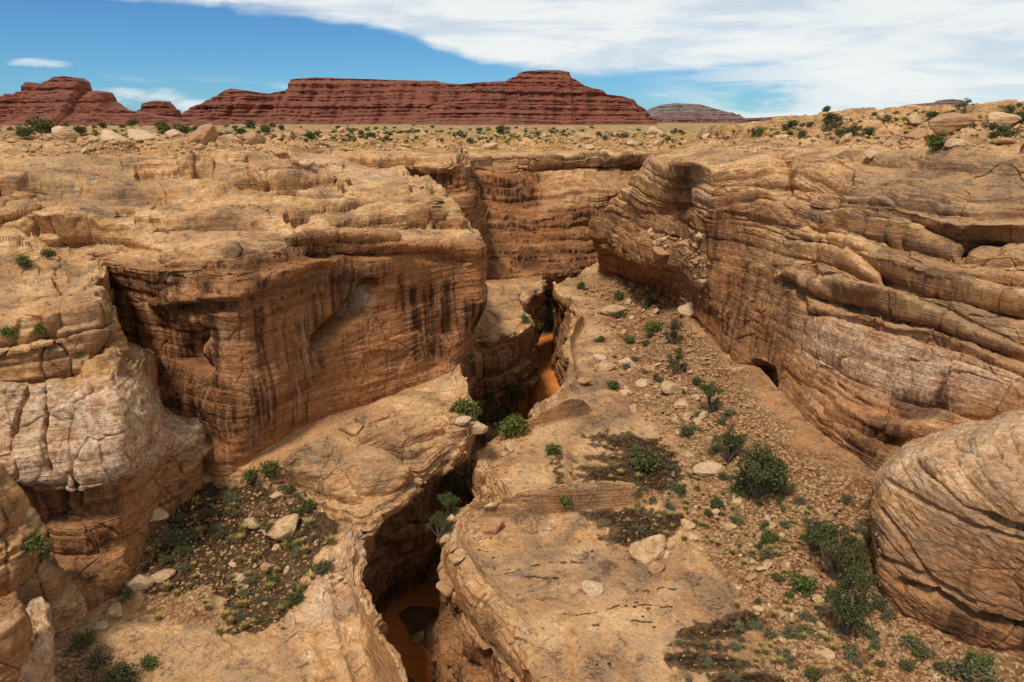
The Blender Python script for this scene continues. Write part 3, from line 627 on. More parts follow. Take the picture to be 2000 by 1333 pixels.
# ------------------------------------------------------------------ right cliff
right_cliff = Y3([
 # plateau behind the rim
 [(3600,262,330),(2700,262,330),(2250,235,330),(2000,238,330),(1850,240,330),(1740,243,330),(1640,248,330),(1540,255,330),(1460,260,330),(1420,262,330),(1400,262,330),(1385,263,330),(1370,264,330)],
 [(3300,190,160),(2600,195,170),(2200,200,185),(2000,206,195),(1900,214,205),(1800,219,215),(1700,222,225),(1600,232,232),(1520,240,238),(1460,250,240),(1420,258,240),(1390,262,240),(1370,266,240)],
 [(3300,260,105),(2600,262,112),(2200,262,122),(2000,262,130),(1880,264,140),(1760,268,150),(1660,272,158),(1570,276,166),(1480,280,176),(1430,284,186),(1390,288,194),(1350,292,200),(1330,293,205)],
 [(3300,300,64),(2600,300,72),(2200,297,79),(2000,295,84),(1870,296,91),(1740,300,100),(1640,302,108),(1530,302,116),(1430,308,132),(1385,312,138),(1350,312,146),(1310,310,156),(1280,308,166)],
 [(3200,380,61),(2560,370,68),(2200,362,74),(2000,355,78),(1860,350,84),(1720,340,94),(1620,335,102),(1510,330,110),(1420,328,116),(1388,330,117.5),(1352,330,119),(1312,332,127),(1262,325,152)],
 [(3200,450,58),(2560,440,65),(2200,430,70),(2000,425,74),(1850,415,80),(1700,405,89),(1600,390,97.5),(1500,380,106.5),(1420,372,112.5),(1386,370,114.5),(1356,375,122.5),(1318,380,127),(1222,380,156)],
 [(3200,500,56),(2560,495,62.5),(2200,488,67.5),(2000,480,72),(1870,470,77.5),(1690,445,86),(1590,430,95),(1490,425,104),(1420,415,110.5),(1386,415,113),(1358,425,121),(1332,430,128),(1180,425,162)],
 [(3100,560,55),(2500,550,60.5),(2200,545,65),(2000,535,69),(1870,520,75),(1700,495,83.5),(1590,480,92),(1490,475,102),(1425,470,109.5),(1388,470,112.5),(1330,470,126),(1268,490,133),(1162,460,165)],
 [(3100,640,52),(2500,630,57.5),(2180,620,62),(2000,605,66),(1870,585,71),(1700,560,79),(1590,545,88),(1495,535,98),(1430,530,106),(1392,530,111),(1330,525,122),(1258,520,131),(1166,485,167)],
 [(3000,720,50),(2500,710,55),(2180,700,59.5),(2000,685,63.5),(1870,670,68),(1700,630,76),(1590,610,85),(1500,600,95),(1440,590,103),(1400,590,108),(1340,560,122),(1282,545,134),(1170,505,169)],
 [(3000,800,48),(2500,790,52.5),(2180,775,57),(2000,755,61),(1870,730,65.5),(1700,700,73),(1595,680,81.5),(1510,660,91.5),(1455,645,99),(1412,640,105),(1345,600,124),(1300,562,138),(1172,518,170)],
 [(3000,880,47.5),(2500,870,51),(2180,855,55),(2000,830,59),(1870,810,63.5),(1700,790,70),(1600,760,78),(1520,735,87),(1465,705,95),(1418,680,102),(1345,625,124),(1290,572,142),(1170,524,171)],
 [(2900,950,47),(2500,940,50.5),(2180,930,54.5),(2000,905,58.5),(1870,885,62),(1710,870,66),(1610,835,73),(1530,800,82),(1472,755,91),(1422,705,100),(1345,640,124),(1270,562,148),(1168,527,172)],
 [(2900,1100,46),(2500,1050,50),(2180,1010,53),(2000,990,57),(1870,970,60),(1715,948,62.5),(1625,905,70),(1545,865,77.5),(1478,795,86.5),(1425,728,97.5),(1345,655,124),(1268,570,150),(1168,532,172)],
 [(2900,1200,47),(2500,1150,51),(2180,1100,54),(2000,1060,58),(1870,1030,61),(1715,1000,64.5),(1625,950,72),(1545,920,78.5),(1478,850,88),(1425,770,98),(1345,690,126),(1268,600,152),(1168,550,174)],
])
def rc_wall(px, py, pr, pc, G):
    far = sstep(pc, 6.0, 8.5)
    w0 = sstep(pr, 8.6, 10.2)*.55
    w1 = sstep(pr, 4.6, 6.5)*.85
    return np.clip(w0*(1-far) + w1*far, 0, 1)*(1 - .6*sstep(pc, 10.2, 11.5))
def rcf(rows):
    def f(px, py, pr, pc, G):
        return rows_at(rows, pr)*(1 - .75*sstep(pr, 6.0, 7.5)*sstep(pc, 5.6, 7.0)*(1 - sstep(pc, 9.3, 9.9)))
    return f
def rc_post(G, px, py):
    N = normals(G); N = np.where(((N*-G).sum(-1) < 0)[..., None], -N, N); D = np.zeros(G.shape[:2])
    def ledge(pts, w_, dp, up):
        nonlocal D
        d, s = line_dist(px, py, pts)
        D -= dp*np.exp(-(d/w_)**2)
        D += up*np.exp(-((s + w_*1.9)/(w_*1.3))**2)*(1 - sstep(d, 2.6*w_, 4.5*w_))
    ledge([(1632,425),(1720,440),(1800,468),(1880,480),(1960,478),(2060,490)], 10, 2.2, 1.5)
    ledge([(1880,490),(1905,470),(1950,485)], 14, 1.5, .5)
    ledge([(1570,478),(1660,515),(1760,560),(1890,600),(2050,640)], 8, 1.3, .8)
    ledge([(1750,525),(1830,545),(1920,565),(2050,590)], 7, 1.1, .7)
    ledge([(1540,560),(1600,590),(1680,610),(1780,650),(1900,690),(2050,740)], 8, 1.4, .8)
    ledge([(1560,580),(1580,630),(1640,650),(1760,680),(1850,705),(2050,790)], 7, 1.0, .6)
    ledge([(1640,840),(1720,870),(1800,880)], 10, 1.4, .5)
    ledge([(1345,275),(1450,272),(1560,270),(1650,266)], 4, 2.2, 2.0)
    ledge([(1800,283),(1880,290),(2000,290)], 4, 1.5, 1.0)
    for pts, wd, dp in (([(1525,310),(1535,360),(1530,400)], 14, 2.0), ([(1660,350),(1640,390),(1640,410)], 10, 1.6), ([(1375,440),(1380,520),(1385,590)], 4, .8), ([(1560,560),(1575,620),(1555,700)], 5, .5)):
        d, s = line_dist(px, py, pts); D -= dp*np.exp(-(d/wd)**2)
    # the small dark alcove low in the face and a hollow beside it
    D -= 3.0*poly_mask(px, py, [(1448,760),(1452,715),(1480,708),(1512,722),(1510,790),(1485,770)], 7)
    for x, y, r, dp in ((1730,470,16,1.4),(1765,475,12,1.2),(1690,472,10,.8),(1585,545,14,1.4),(1655,600,9,1.2),(1635,590,9,1.2)):
        D -= dp*np.exp(-((px-x)**2 + (py-y)**2)/r**2)
    return G + N*D[..., None]
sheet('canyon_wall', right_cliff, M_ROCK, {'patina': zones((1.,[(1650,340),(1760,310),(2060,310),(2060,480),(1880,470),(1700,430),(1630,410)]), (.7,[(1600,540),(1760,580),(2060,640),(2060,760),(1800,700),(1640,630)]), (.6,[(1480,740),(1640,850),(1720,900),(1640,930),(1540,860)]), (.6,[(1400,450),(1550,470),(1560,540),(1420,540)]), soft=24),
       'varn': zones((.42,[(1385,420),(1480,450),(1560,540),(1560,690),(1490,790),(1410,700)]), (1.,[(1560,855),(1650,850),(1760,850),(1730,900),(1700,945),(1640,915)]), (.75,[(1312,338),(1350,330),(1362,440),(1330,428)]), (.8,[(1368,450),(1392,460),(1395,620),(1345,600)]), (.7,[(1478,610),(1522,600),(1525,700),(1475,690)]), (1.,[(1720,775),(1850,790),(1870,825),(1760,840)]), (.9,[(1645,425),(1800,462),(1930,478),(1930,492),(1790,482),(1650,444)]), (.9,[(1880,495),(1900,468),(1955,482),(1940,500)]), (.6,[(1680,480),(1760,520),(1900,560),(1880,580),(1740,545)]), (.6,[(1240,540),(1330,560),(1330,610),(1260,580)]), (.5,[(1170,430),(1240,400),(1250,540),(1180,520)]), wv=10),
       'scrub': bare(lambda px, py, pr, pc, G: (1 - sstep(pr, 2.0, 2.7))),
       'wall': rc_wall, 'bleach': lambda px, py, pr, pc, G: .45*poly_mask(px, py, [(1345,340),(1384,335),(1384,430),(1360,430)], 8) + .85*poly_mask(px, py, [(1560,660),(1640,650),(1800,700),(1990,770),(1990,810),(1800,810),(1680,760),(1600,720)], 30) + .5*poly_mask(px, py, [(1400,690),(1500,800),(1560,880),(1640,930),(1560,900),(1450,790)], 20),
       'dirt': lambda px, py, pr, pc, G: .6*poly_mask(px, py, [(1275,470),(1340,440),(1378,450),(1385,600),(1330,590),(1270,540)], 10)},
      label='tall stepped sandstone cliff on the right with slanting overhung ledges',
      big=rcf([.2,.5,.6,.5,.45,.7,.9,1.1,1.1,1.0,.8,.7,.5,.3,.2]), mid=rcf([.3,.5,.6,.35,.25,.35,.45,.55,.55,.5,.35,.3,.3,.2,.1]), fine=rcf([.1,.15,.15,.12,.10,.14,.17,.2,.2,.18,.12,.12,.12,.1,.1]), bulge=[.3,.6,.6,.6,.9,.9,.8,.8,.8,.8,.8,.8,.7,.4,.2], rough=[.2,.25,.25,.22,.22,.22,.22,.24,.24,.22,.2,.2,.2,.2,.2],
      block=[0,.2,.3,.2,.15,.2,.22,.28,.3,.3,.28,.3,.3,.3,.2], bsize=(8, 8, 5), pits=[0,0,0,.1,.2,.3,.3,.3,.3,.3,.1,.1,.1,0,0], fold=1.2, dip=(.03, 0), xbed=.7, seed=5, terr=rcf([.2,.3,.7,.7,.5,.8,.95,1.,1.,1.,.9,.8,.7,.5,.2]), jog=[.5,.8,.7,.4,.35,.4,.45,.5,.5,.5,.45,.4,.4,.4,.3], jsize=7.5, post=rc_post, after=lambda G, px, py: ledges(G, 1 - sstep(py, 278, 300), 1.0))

# ------------------------------------------------------------------ right foreground buttress
butt = Y3([
 [(1745,905,66),(1760,880,64),(1800,862,66),(1900,835,70),(2000,812,74),(2150,780,78),(2500,740,84)],
 [(1722,915,58),(1755,890,56),(1800,868,57),(1900,840,58),(2000,815,59),(2150,790,60),(2500,760,62)],
 [(1706,940,54),(1735,915,51),(1790,890,50),(1900,870,48.5),(2000,855,47),(2150,840,45),(2500,820,42)],
 [(1697,975,53.5),(1720,960,49.8),(1780,950,47.5),(1890,945,44.5),(2000,945,42.3),(2150,945,40),(2500,945,36)],
 [(1696,1020,53),(1712,1015,48.8),(1770,1020,46.2),(1890,1030,43),(2000,1045,40.5),(2150,1060,38),(2500,1090,33.5)],
 [(1698,1070,52.5),(1708,1075,48),(1765,1095,45.3),(1885,1120,42),(2000,1140,39.8),(2150,1165,37),(2500,1210,32)],
 [(1700,1115,52.5),(1712,1128,47.2),(1765,1165,44.8),(1880,1200,42),(2000,1225,39.8),(2150,1255,37),(2500,1320,31.5)],
 [(1702,1130,53),(1722,1160,47),(1775,1200,44.8),(1880,1240,42.3),(2000,1275,40),(2150,1310,37.2),(2500,1390,31.5)],
 [(1704,1150,54),(1730,1200,48.5),(1785,1245,46),(1880,1290,43.5),(2000,1330,41),(2150,1370,38),(2500,1460,32)],
])
def bt_post(G, px, py):
    N = normals(G); N = np.where(((N*-G).sum(-1) < 0)[..., None], -N, N); D = np.zeros(G.shape[:2])
    for pts, wd, dp in (([(1760,1140),(1830,1170),(1900,1215),(2010,1245)], 7, 1.3), ([(1720,1090),(1800,1130),(1900,1190)], 5, .4), ([(1730,940),(1800,980),(1900,1030),(2010,1060)], 4, .35), ([(1790,905),(1880,990),(2010,1040)], 4, .5), ([(1930,1010),(1960,1030),(2060,1050)], 6, .8), ([(1870,880),(1920,905),(1960,900)], 4, .4), ([(1720,1000),(1790,1100),(1830,1160)], 4, .3)):
        d, s = line_dist(px, py, pts); D -= dp*np.exp(-(d/wd)**2)
    return G + N*D[..., None]
sheet('rock_buttress', butt, M_ROCK, {'patina': zones((.9,[(1695,1010),(1760,1000),(1900,1110),(2050,1190),(2050,1260),(1850,1210),(1710,1130)]), (.8,[(1760,930),(1850,960),(2050,1090),(2050,1130),(1880,1050),(1780,980)]), soft=20), 'varn': zones((.7,[(1780,1180),(1850,1190),(2050,1250),(2050,1285),(1850,1240)]), (.6,[(1696,1000),(1720,1010),(1730,1140),(1700,1120)])),
      'wall': [0,0,0,.05,.15,.35,.55,.6,.6], 'bleach': [.6,.6,.6,.35,.15,.0,0,0,0], 'dirt': [0]*9},
      label='rounded cross-bedded sandstone buttress jutting in at the right foreground',
      big=.22, mid=.12, fine=.07, bulge=.55, rough=.22, block=.15, bsize=(6, 6, 4), fold=1.6, dip=(.36, -.1), xbed=.5, pits=.05, seed=6, terr=[.2,.3,.2,.2,.15,.2,.4,.5,0], jog=.25, jsize=9.0, post=bt_post)

# ------------------------------------------------------------------ far wall closing the canyon
far_wall = Y3([
 [(640,262,420),(740,262,420),(820,262,420),(880,262,420),(930,262,420),(1000,262,420),(1080,262,420),(1180,262,420),(1280,263,420),(1400,263,420)],
 [(640,298,165),(740,300,165),(820,301,168),(872,301,172),(915,300,212),(1000,298,222),(1080,297,228),(1170,297,234),(1260,298,240),(1400,300,245)],
 [(650,318,143),(735,315,143),(815,314,144),(888,311,149),(908,310,192),(985,307,200),(1080,305,206),(1170,304,212),(1262,306,220),(1400,310,228)],
 [(650,340,140),(755,340,140),(830,338,140),(897,335,144),(912,330,190),(980,330,198),(1080,328,204),(1165,326,210),(1255,326,219),(1400,330,227)],
 [(660,355,141),(770,352,141.5),(838,352,142),(899,350,146),(918,338,192),(985,338,196),(1048,338,204),(1160,333,213),(1245,334,221),(1400,340,228)],
 [(670,400,140),(800,390,140),(862,385,140.5),(912,380,144),(926,380,186),(985,375,188),(1048,375,196),(1150,362,202),(1235,360,211),(1400,370,220)],
 [(680,440,138),(820,420,138),(880,415,139),(920,408,143),(938,415,182),(990,412,185),(1052,412,190),(1150,395,194),(1230,385,204),(1400,400,214)],
 [(700,500,139),(830,470,139),(890,455,140),(925,440,145),(942,450,176),(1000,440,181),(1060,432,185),(1140,425,190),(1220,420,200),(1400,440,210)],
 [(720,560,139),(850,530,139),(900,510,141),(935,490,148),(945,500,168),(1005,495,174),(1065,488,179),(1140,478,184),(1220,480,196),(1400,500,206)],
 [(740,600,139),(870,570,139),(910,550,142),(938,545,150),(952,548,160),(1010,547,166),(1070,542,171),(1140,530,177),(1220,530,188),(1400,530,200)],
 [(740,640,140),(870,600,140),(910,580,143),(938,575,151),(952,572,161),(1010,572,168),(1070,566,173),(1140,552,179),(1220,550,190),(1400,550,202)],
])
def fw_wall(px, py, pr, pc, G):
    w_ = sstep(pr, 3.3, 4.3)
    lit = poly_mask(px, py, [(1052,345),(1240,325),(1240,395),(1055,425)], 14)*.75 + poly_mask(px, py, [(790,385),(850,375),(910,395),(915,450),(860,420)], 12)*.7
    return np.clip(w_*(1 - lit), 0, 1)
sheet('canyon_wall', far_wall, M_ROCK, {'varn': zones((.9,[(945,488),(1160,478),(1160,525),(950,545)]), (.7,[(905,345),(1048,345),(1048,420),(915,400)]), (.5,[(790,360),(880,355),(910,385),(830,400)]), (.7,[(905,312),(1250,308),(1250,326),(905,328)]), (.5,[(930,420),(1150,410),(1150,470),(940,480)]), soft=8, wv=8),
      'scrub': bare(lambda px, py, pr, pc, G: (1 - sstep(pr, .7, 1.3))),
      'wall': fw_wall, 'bleach': 0},
      label='red banded far cliff closing the canyon beneath a pale overhanging cap',
      big=[0,.3,.6,.8,.8,.9,.9,1.0,1.0,.6,.2], mid=[0,.2,.4,.5,.5,.5,.5,.55,.5,.3,.1], fine=[0,.1,.15,.15,.15,.15,.15,.15,.15,.1,.1], bulge=[.3,.5,1.0,1,1,1,1,.8,.7,.4,.2], rough=.3,
      block=[0,.3,.5,.6,.8,1.0,.9,.8,.7,.4,.2], bsize=(9, 9, 4), after=lambda G, px, py: ledges(G, sstep(py, 262, 268)*(1 - sstep(py, 290, 298)), 1.5, 18., 12.), terr=[.4,.8,.8,.9,.9,.9,.8,.6,.4,.3,0], jog=1.2, jsize=7.0, seed=7)

# ------------------------------------------------------------------ stream, mud and rubble in the slot
def simple_mat(name, build):
    mt = bpy.data.materials.new(name); mt.use_nodes = True; t = NT(mt.node_tree); t.n.clear()
    out = t.node('ShaderNodeOutputMaterial'); bs = t.node('ShaderNodeBsdfPrincipled'); t.l.new(bs.outputs[0], out.inputs[0])
    build(t, bs); return mt
def P_(t): return t.node('ShaderNodeTexCoord').outputs['Object']
def water_b(t, bs):
    n = t.noise(P_(t), .25, 4)
    t.put(bs.inputs['Base Color'], t.mix(t.step(n, .3, .7), (.66, .20, .046), (.76, .26, .068)))
    bs.inputs['Roughness'].default_value = .08; bs.inputs['IOR'].default_value = 1.33
    bp = t.node('ShaderNodeBump'); bp.inputs['Strength'].default_value = .05; t.put(bp.inputs['Height'], t.noise(P_(t), 2.5, 3)); t.put(bs.inputs['Normal'], bp.outputs[0])
M_WATER = simple_mat('muddy_water', water_b)
xs = np.linspace(-30, 30, 40); ys = np.linspace(10, 200, 120)
X, Yy = np.meshgrid(xs, ys); G = np.stack([X, Yy, np.full_like(X, -55.0)], -1)
o = grid_mesh('water', G, M_WATER); o['kind'] = 'structure'; o['label'] = 'opaque orange muddy stream in the bottom of the slot gorge'
def mud_b(t, bs):
    n = t.noise(P_(t), 1.2, 5)
    t.put(bs.inputs['Base Color'], t.mix(t.step(n, .3, .7), (.13, .062, .026), (.23, .115, .05)))
    bs.inputs['Roughness'].default_value = .55
    bp = t.node('ShaderNodeBump'); bp.inputs['Strength'].default_value = .3; t.put(bp.inputs['Height'], t.noise(P_(t), 6, 4)); t.put(bs.inputs['Normal'], bp.outputs[0])
M_MUD = simple_mat('wet_mud', mud_b)
def bank(name, poly, z0, hgt, mat, label, soft=14, rough=.1, step_=.35, **at):
    """a low mound over a patch of the slot bottom; poly in photo pixels on the water plane"""
    Wp = atZ(*np.array(poly, float).T, -55.0); lo = Wp.min(0) - 2; hi = Wp.max(0) + 2
    xs = np.arange(lo[0], hi[0], step_); ys = np.arange(lo[1], hi[1], step_*1.5); X, Y2 = np.meshgrid(xs, ys)
    G = np.stack([X, Y2, np.full_like(X, -55.0)], -1); px, py = proj(G); m = poly_mask(px, py, poly, soft)
    P = G.reshape(-1, 3); n = fbm(P, 3, 4).reshape(X.shape); n2 = fbm(P, .9, 3).reshape(X.shape)
    G[..., 2] = -55.6 + m*(z0 + .6 + hgt*(.5 + .8*n)) + m*rough*n2
    o = grid_mesh(name, G, mat, {k: np.full(X.shape, v) for k, v in dict({k: 0 for k in KEYS}, **at).items()}); o['kind'] = 'structure'; o['label'] = label
    N = normals(G); N = np.where(N[..., 2:] < 0, -N, N)
    if (normals(G)[..., 2].mean()) < 0: o.data.flip_normals()
    SURF.append(G.reshape(-1, 3).astype(np.float32)); SNOR.append(N.reshape(-1, 3).astype(np.float32))
bank('mud_bank', [(772,1200),(800,1178),(850,1180),(875,1200),(890,1260),(862,1300),(845,1290),(820,1262),(800,1250)], .05, .10, M_MUD, 'dark wet mud bar beside the orange pool', 9, .05)
bank('mud_bank', [(758,1310),(775,1290),(800,1310),(835,1345),(820,1420),(745,1420)], .04, .10, M_MUD, 'wet mud spit at the near end of the orange pool', 9, .05)
bank('gravel_bank', [(840,1130),(860,1060),(880,960),(870,900),(880,820),(900,770),(960,740),(1010,735),(1040,760),(1035,800),(1010,830),(1040,860),(1060,900),(1000,960),(960,1060),(900,1130)], 2.4, 3.2, M_ROCK, 'rubble bank choking the bottom of the slot', 22, .5, .3, dirt=.8)
bank('gravel_bank', [(1010,655),(1060,655),(1090,640),(1090,560),(1000,560)], .8, 1.2, M_ROCK, 'reddish rubble at the far end of the slot', 14, .3, .4, dirt=.7, wall=.3)

# ------------------------------------------------------------------ open plain beyond the rims
def plain_b(t, bs):
    P = P_(t); b = t.noise(P, .012, 5, .6); f = t.noise(P, .12, 5, .65); g = t.noise(P, .7, 4, .6)
    c = t.mix(t.step(b, .35, .65), (.36, .195, .065), (.47, .28, .11))
    c = t.mix(t.step(f, .44, .58), c, (.19, .14, .045)); c = t.mix(t.math('MULTIPLY', t.step(g, .5, .62), .6), c, (.30, .17, .065))
    t.put(bs.inputs['Base Color'], c); bs.inputs['Roughness'].default_value = .95
M_PLAIN = simple_mat('desert_plain', plain_b)
yy = 300*np.exp(np.linspace(0, math.log(14000/300), 200)); uu = np.linspace(-1.7, 1.7, 260)
U, YY = np.meshgrid(uu, yy); G = np.stack([U*YY, YY, np.zeros_like(U)], -1); P = G.reshape(-1, 3)
G[..., 2] = -8.5 + (1.6*fbm(P, 90, 4, .55)).reshape(U.shape)*np.clip(1 - (YY-300)/2500, .3, 1) - 3*sstep(-YY, -380, -300)
G = ledges(G, (1 - sstep(YY, 500, 1200))*1., 1.6, 30., 16.)
o = grid_mesh('ground', G, M_PLAIN); o['kind'] = 'structure'; o['label'] = 'scrubby yellow desert plain reaching to the red mesas'
if normals(G)[..., 2].mean() < 0: o.data.flip_normals()
SURF.append(G.reshape(-1, 3).astype(np.float32)); SNOR.append(np.tile(np.float32([0, 0, 1]), (G.size//3, 1)))

# ------------------------------------------------------------------ red mesas and buttes
def mesa_mat(name, c0, c1, talus, k=1.0):
    def b(t, bs):
        P = P_(t); nn = t.node('ShaderNodeNewGeometry').outputs['Normal']; sp = t.node('ShaderNodeSeparateXYZ'); t.l.new(nn, sp.inputs[0])
        bed = t.noise(t.scaled(P, (.004*k, .004*k, .13*k)), 1.0, 6, .7, .3); f = t.noise(P, .05*k, 5, .65)
        c = t.mix(t.step(bed, .36, .62), c0, c1)
        dl = t.noise(t.scaled(P, (.012*k, .012*k, .22*k)), 1.0, 5, .68, .5)
        c = t.mix(t.math('MULTIPLY', t.step(dl, .53, .62), .65), c, tuple(.30*v for v in c0))
        c = t.mix(t.math('MULTIPLY', t.step(t.noise(P, .02*k, 4), .5, .64), .5), c, tuple(1.25*v for v in c1))
        c = t.mix(t.math('MULTIPLY', t.step(t.noise(t.scaled(P, (.05*k, .05*k, .006*k)), 1.0, 3), .5, .65), .35), c, tuple(.45*v for v in c0))
        c = t.mix(t.math('MULTIPLY', t.step(sp.outputs[2], .42, .62), .8), c, t.mix(t.step(f, .35, .65), talus, tuple(.6*v for v in talus)))
        t.put(bs.inputs['Base Color'], c); bs.inputs['Roughness'].default_value = .95
    return simple_mat(name, b)
M_MESA = mesa_mat('red_mesa_rock', (.105, .024, .016), (.27, .066, .034), (.21, .072, .038))
M_FAR = mesa_mat('far_mesa_rock', (.13, .055, .055), (.21, .085, .075), (.20, .12, .10), .5)
M_GREY = mesa_mat('grey_hill_rock', (.15, .115, .10), (.20, .15, .13), (.19, .155, .13), .5)
def mesa(name, sil, Y, label, mat, base_py=252, run=1.6, back=120, wander=35, lay=7.0, seed=0, n=(150, 520), cliff=.5):
    sil = np.array(sil, float); nr, nc = n
    pxs = np.linspace(sil[0, 0], sil[-1, 0], nc); top = np.interp(pxs, sil[:, 0], sil[:, 1])
    T = atY(pxs, top, np.full(nc, Y)); zb = atY(1000., base_py, Y)[2]
    H = np.maximum(T[:, 2] - zb, .5)
    t = np.linspace(0, 1, nr)
    rng = np.random.default_rng(seed + 50)
    # beds of uneven thickness: sheer bands between broken slopes; the inset they add up to
    zz = [0.]; ii = [0.]; Hm = H.max(); soft_ = True
    while zz[-1] < Hm + 8:
        th = (rng.uniform(.02, .10) if soft_ else rng.uniform(.015, .085)*(.35 if zz[-1] < .32*Hm else 1))*max(Hm, 20); foot = 1 + 1.6*max(0, 1 - zz[-1]/(.35*Hm))
        zz.append(zz[-1] + th); ii.append(ii[-1] + th*(rng.uniform(1.1, 2.0)*foot if soft_ else rng.uniform(.05, .25))); soft_ = not soft_
    inset = lambda z: np.interp(z, zz, ii)*run/1.3
    G = np.zeros((nr + 12, nc, 3))
    X = T[:, 0]
    P = np.stack([np.broadcast_to(X, (nr, nc)), np.broadcast_to(t[:, None]*90, (nr, nc)), np.full((nr, nc), seed*13.)], -1).reshape(-1, 3)
    wan = (fbm(P, (140, 240, 100), 5, .55)).reshape(nr, nc)*wander + .30*wander*(1 - 2*np.abs(fbm(P, (55, 300, 100), 3, .6, off=4))).reshape(nr, nc)
    Z = zb - 6 + (H + 6)[None, :]*t[:, None]
    zl = Z - zb + 2.5*fbm(P, 200, 2).reshape(nr, nc)
    st = layers('big', (zl/4.2) - 20)*lay*.5 + layers('mid', zl/4.0 - 20)*lay*.25
    zb_ = zl + .035*Hm*fbm(P, 90, 4).reshape(nr, nc)
    Yf = Y - (inset(np.maximum(H, 0))[None, :] - inset(np.clip(zb_ + 3, 0, None))) + wan*(.35 + .65*np.abs(1 - t[:, None])) - st*np.minimum(1, H/25)[None, :]
    edge = np.minimum(1, H/12)[None, :]
    G[:nr, :, 0] = X[None, :]; G[:nr, :, 1] = Yf; G[:nr, :, 2] = Z
    q = G[:nr].reshape(-1, 3); G[:nr, :, 1] += 3.0*fbm(q, (14, 14, 5), 4, .6).reshape(nr, nc)*edge
    for k in range(12):
        f = (k + 1)/12
        G[nr+k, :, 0] = X; G[nr+k, :, 1] = G[nr-1, :, 1] + back*f; G[nr+k, :, 2] = G[nr-1, :, 2] - (0 if k < 8 else (k-7)*H/4.)*1.0 - .5*f
    Nn = normals(G); fl = (Nn*-G).sum(-1).mean() < 0
    o = grid_mesh(name, G, mat, None, fl); o['kind'] = 'structure'; o['label'] = label
mesa('mesa', [(330,250),(352,226),(362,219),(395,196),(420,181),(424,174),(440,172),(480,178),(520,183),(548,178),(558,172),(563,172),(564,156),(580,154),(620,152),(700,155),(780,157),(850,158),(862,161),(880,163),(905,165),(940,161),(985,160),(1010,152),(1030,160),(1060,190),(1090,245)], 1650, 'long flat red mesa with layered cliffs left of the stepped summit', M_MESA, seed=1, run=1.9, wander=90)
mesa('mesa', [(780,250),(800,240),(838,214),(850,200),(900,192),(940,178),(975,168),(989,160),(992,155),(1008,150),(1014,142),(1030,139),(1060,136.5),(1095,137),(1113,140),(1117,152),(1130,158),(1142,168),(1170,174),(1180,176),(1186,184),(1215,188),(1238,194),(1247,205),(1262,214),(1270,225),(1284,237),(1300,250)], 1400, 'stepped red mesa summit standing highest above the plain', M_MESA, seed=2, run=1.5, wander=42)
mesa('butte', [(-330,230),(-150,205),(-60,196),(-20,188),(2,187),(8,183),(14,186),(20,190),(26,184),(30,178),(34,184),(40,178),(44,166),(50,160),(56,162),(62,168),(74,166),(84,160),(96,156),(102,151),(125,149),(142,151),(152,158),(157,172),(161,185),(166,184),(170,179),(182,177),(196,180),(203,190),(206,198),(216,206),(232,214),(300,226),(400,238),(460,250)], 1250, 'knobbly red butte with broken towers at the far left', M_MESA, seed=3, run=1.0, wander=22, back=50)
mesa('butte', [(262,250),(268,216),(276,214),(278,203),(290,199),(305,197),(322,198),(328,205),(334,213),(340,215),(350,250)], 1500, 'small square red butte alone in the gap between the mesas', M_MESA, seed=4, run=.6, wander=8, back=40, n=(110, 160))
mesa('hill', [(1240,250),(1262,218),(1280,210),(1300,204),(1318,202),(1345,203),(1368,204),(1385,209),(1410,216),(1440,225),(1480,240),(1500,250)], 3600, 'grey cone topped hill behind the red mesa', M_GREY, seed=5, run=2.0, wander=40, n=(80, 200), lay=3)
mesa('mesa', [(1230,250),(1262,232),(1285,226),(1300,222),(1325,218),(1345,219),(1378,221),(1400,220),(1432,220),(1440,224),(1447,224),(1450,231),(1478,231),(1520,229),(1556,226),(1580,231),(1640,236),(1700,250)], 2300, 'low purple red mesa under the grey hill', M_FAR, seed=6, run=1.8, wander=60, n=(110, 320))
mesa('mesa', [(1730,250),(1757,218),(1772,209),(1790,204),(1840,200),(1848,196),(1862,194),(1882,196),(1890,203),(1920,208),(1960,209),(1990,205),(2080,208),(2200,250)], 4200, 'distant mauve mesa on the horizon at the right', M_FAR, seed=7, run=1.8, wander=60, n=(80, 240))

def ico(sub):
    bm = bmesh.new(); bmesh.ops.create_icosphere(bm, subdivisions=sub, radius=1.0)
    V = np.array([v.co[:] for v in bm.verts]); F = [tuple(v.index for v in f.verts) for f in bm.faces]; bm.free(); return V, F
ICO = {k: ico(k) for k in (1, 2, 3, 4, 5)}
def stone_verts(seed, sub=4, planes=16, soft=.10, rough=.05, squash=(1, .8, .65), lay=0.0):
    r = np.random.default_rng(seed); V, F = ICO[sub]
    n = r.normal(size=(planes, 3)); n /= np.linalg.norm(n, axis=1, keepdims=True); d = r.uniform(.55, .95, planes)
    c = V@n.T; rr = np.where(c > .05, d/np.maximum(c, .05), 9.0)
    rad = -soft*np.log(np.exp(-rr/soft).sum(1) + np.exp(-1.15/soft))
    Q = V*rad[:, None]
    Q = Q*(1 + rough*(fbm(Q*2.2 + seed*3.1, 1.0, 3)[:, None] + .5*fbm(Q*6 + seed, 1.0, 2)[:, None]))
    if lay: Q = Q*(1 + lay*np.array([1, 1, 0])*np.sin(Q[:, 2:]*22 + 3*fbm(Q, .8, 2)[:, None]))
    return Q*np.array(squash), F
def mesh_from(name, V, F, mat, smooth=True):
    me = bpy.data.meshes.new(name); me.from_pydata([tuple(v) for v in V], [], F); me.materials.append(mat)
    if smooth: me.polygons.foreach_set('use_smooth', np.ones(len(me.polygons), bool))
    me.update(); return me
def set_labels(o, label, cat, group=None):
    o['label'] = label; o['category'] = cat
    if group: o['group'] = group

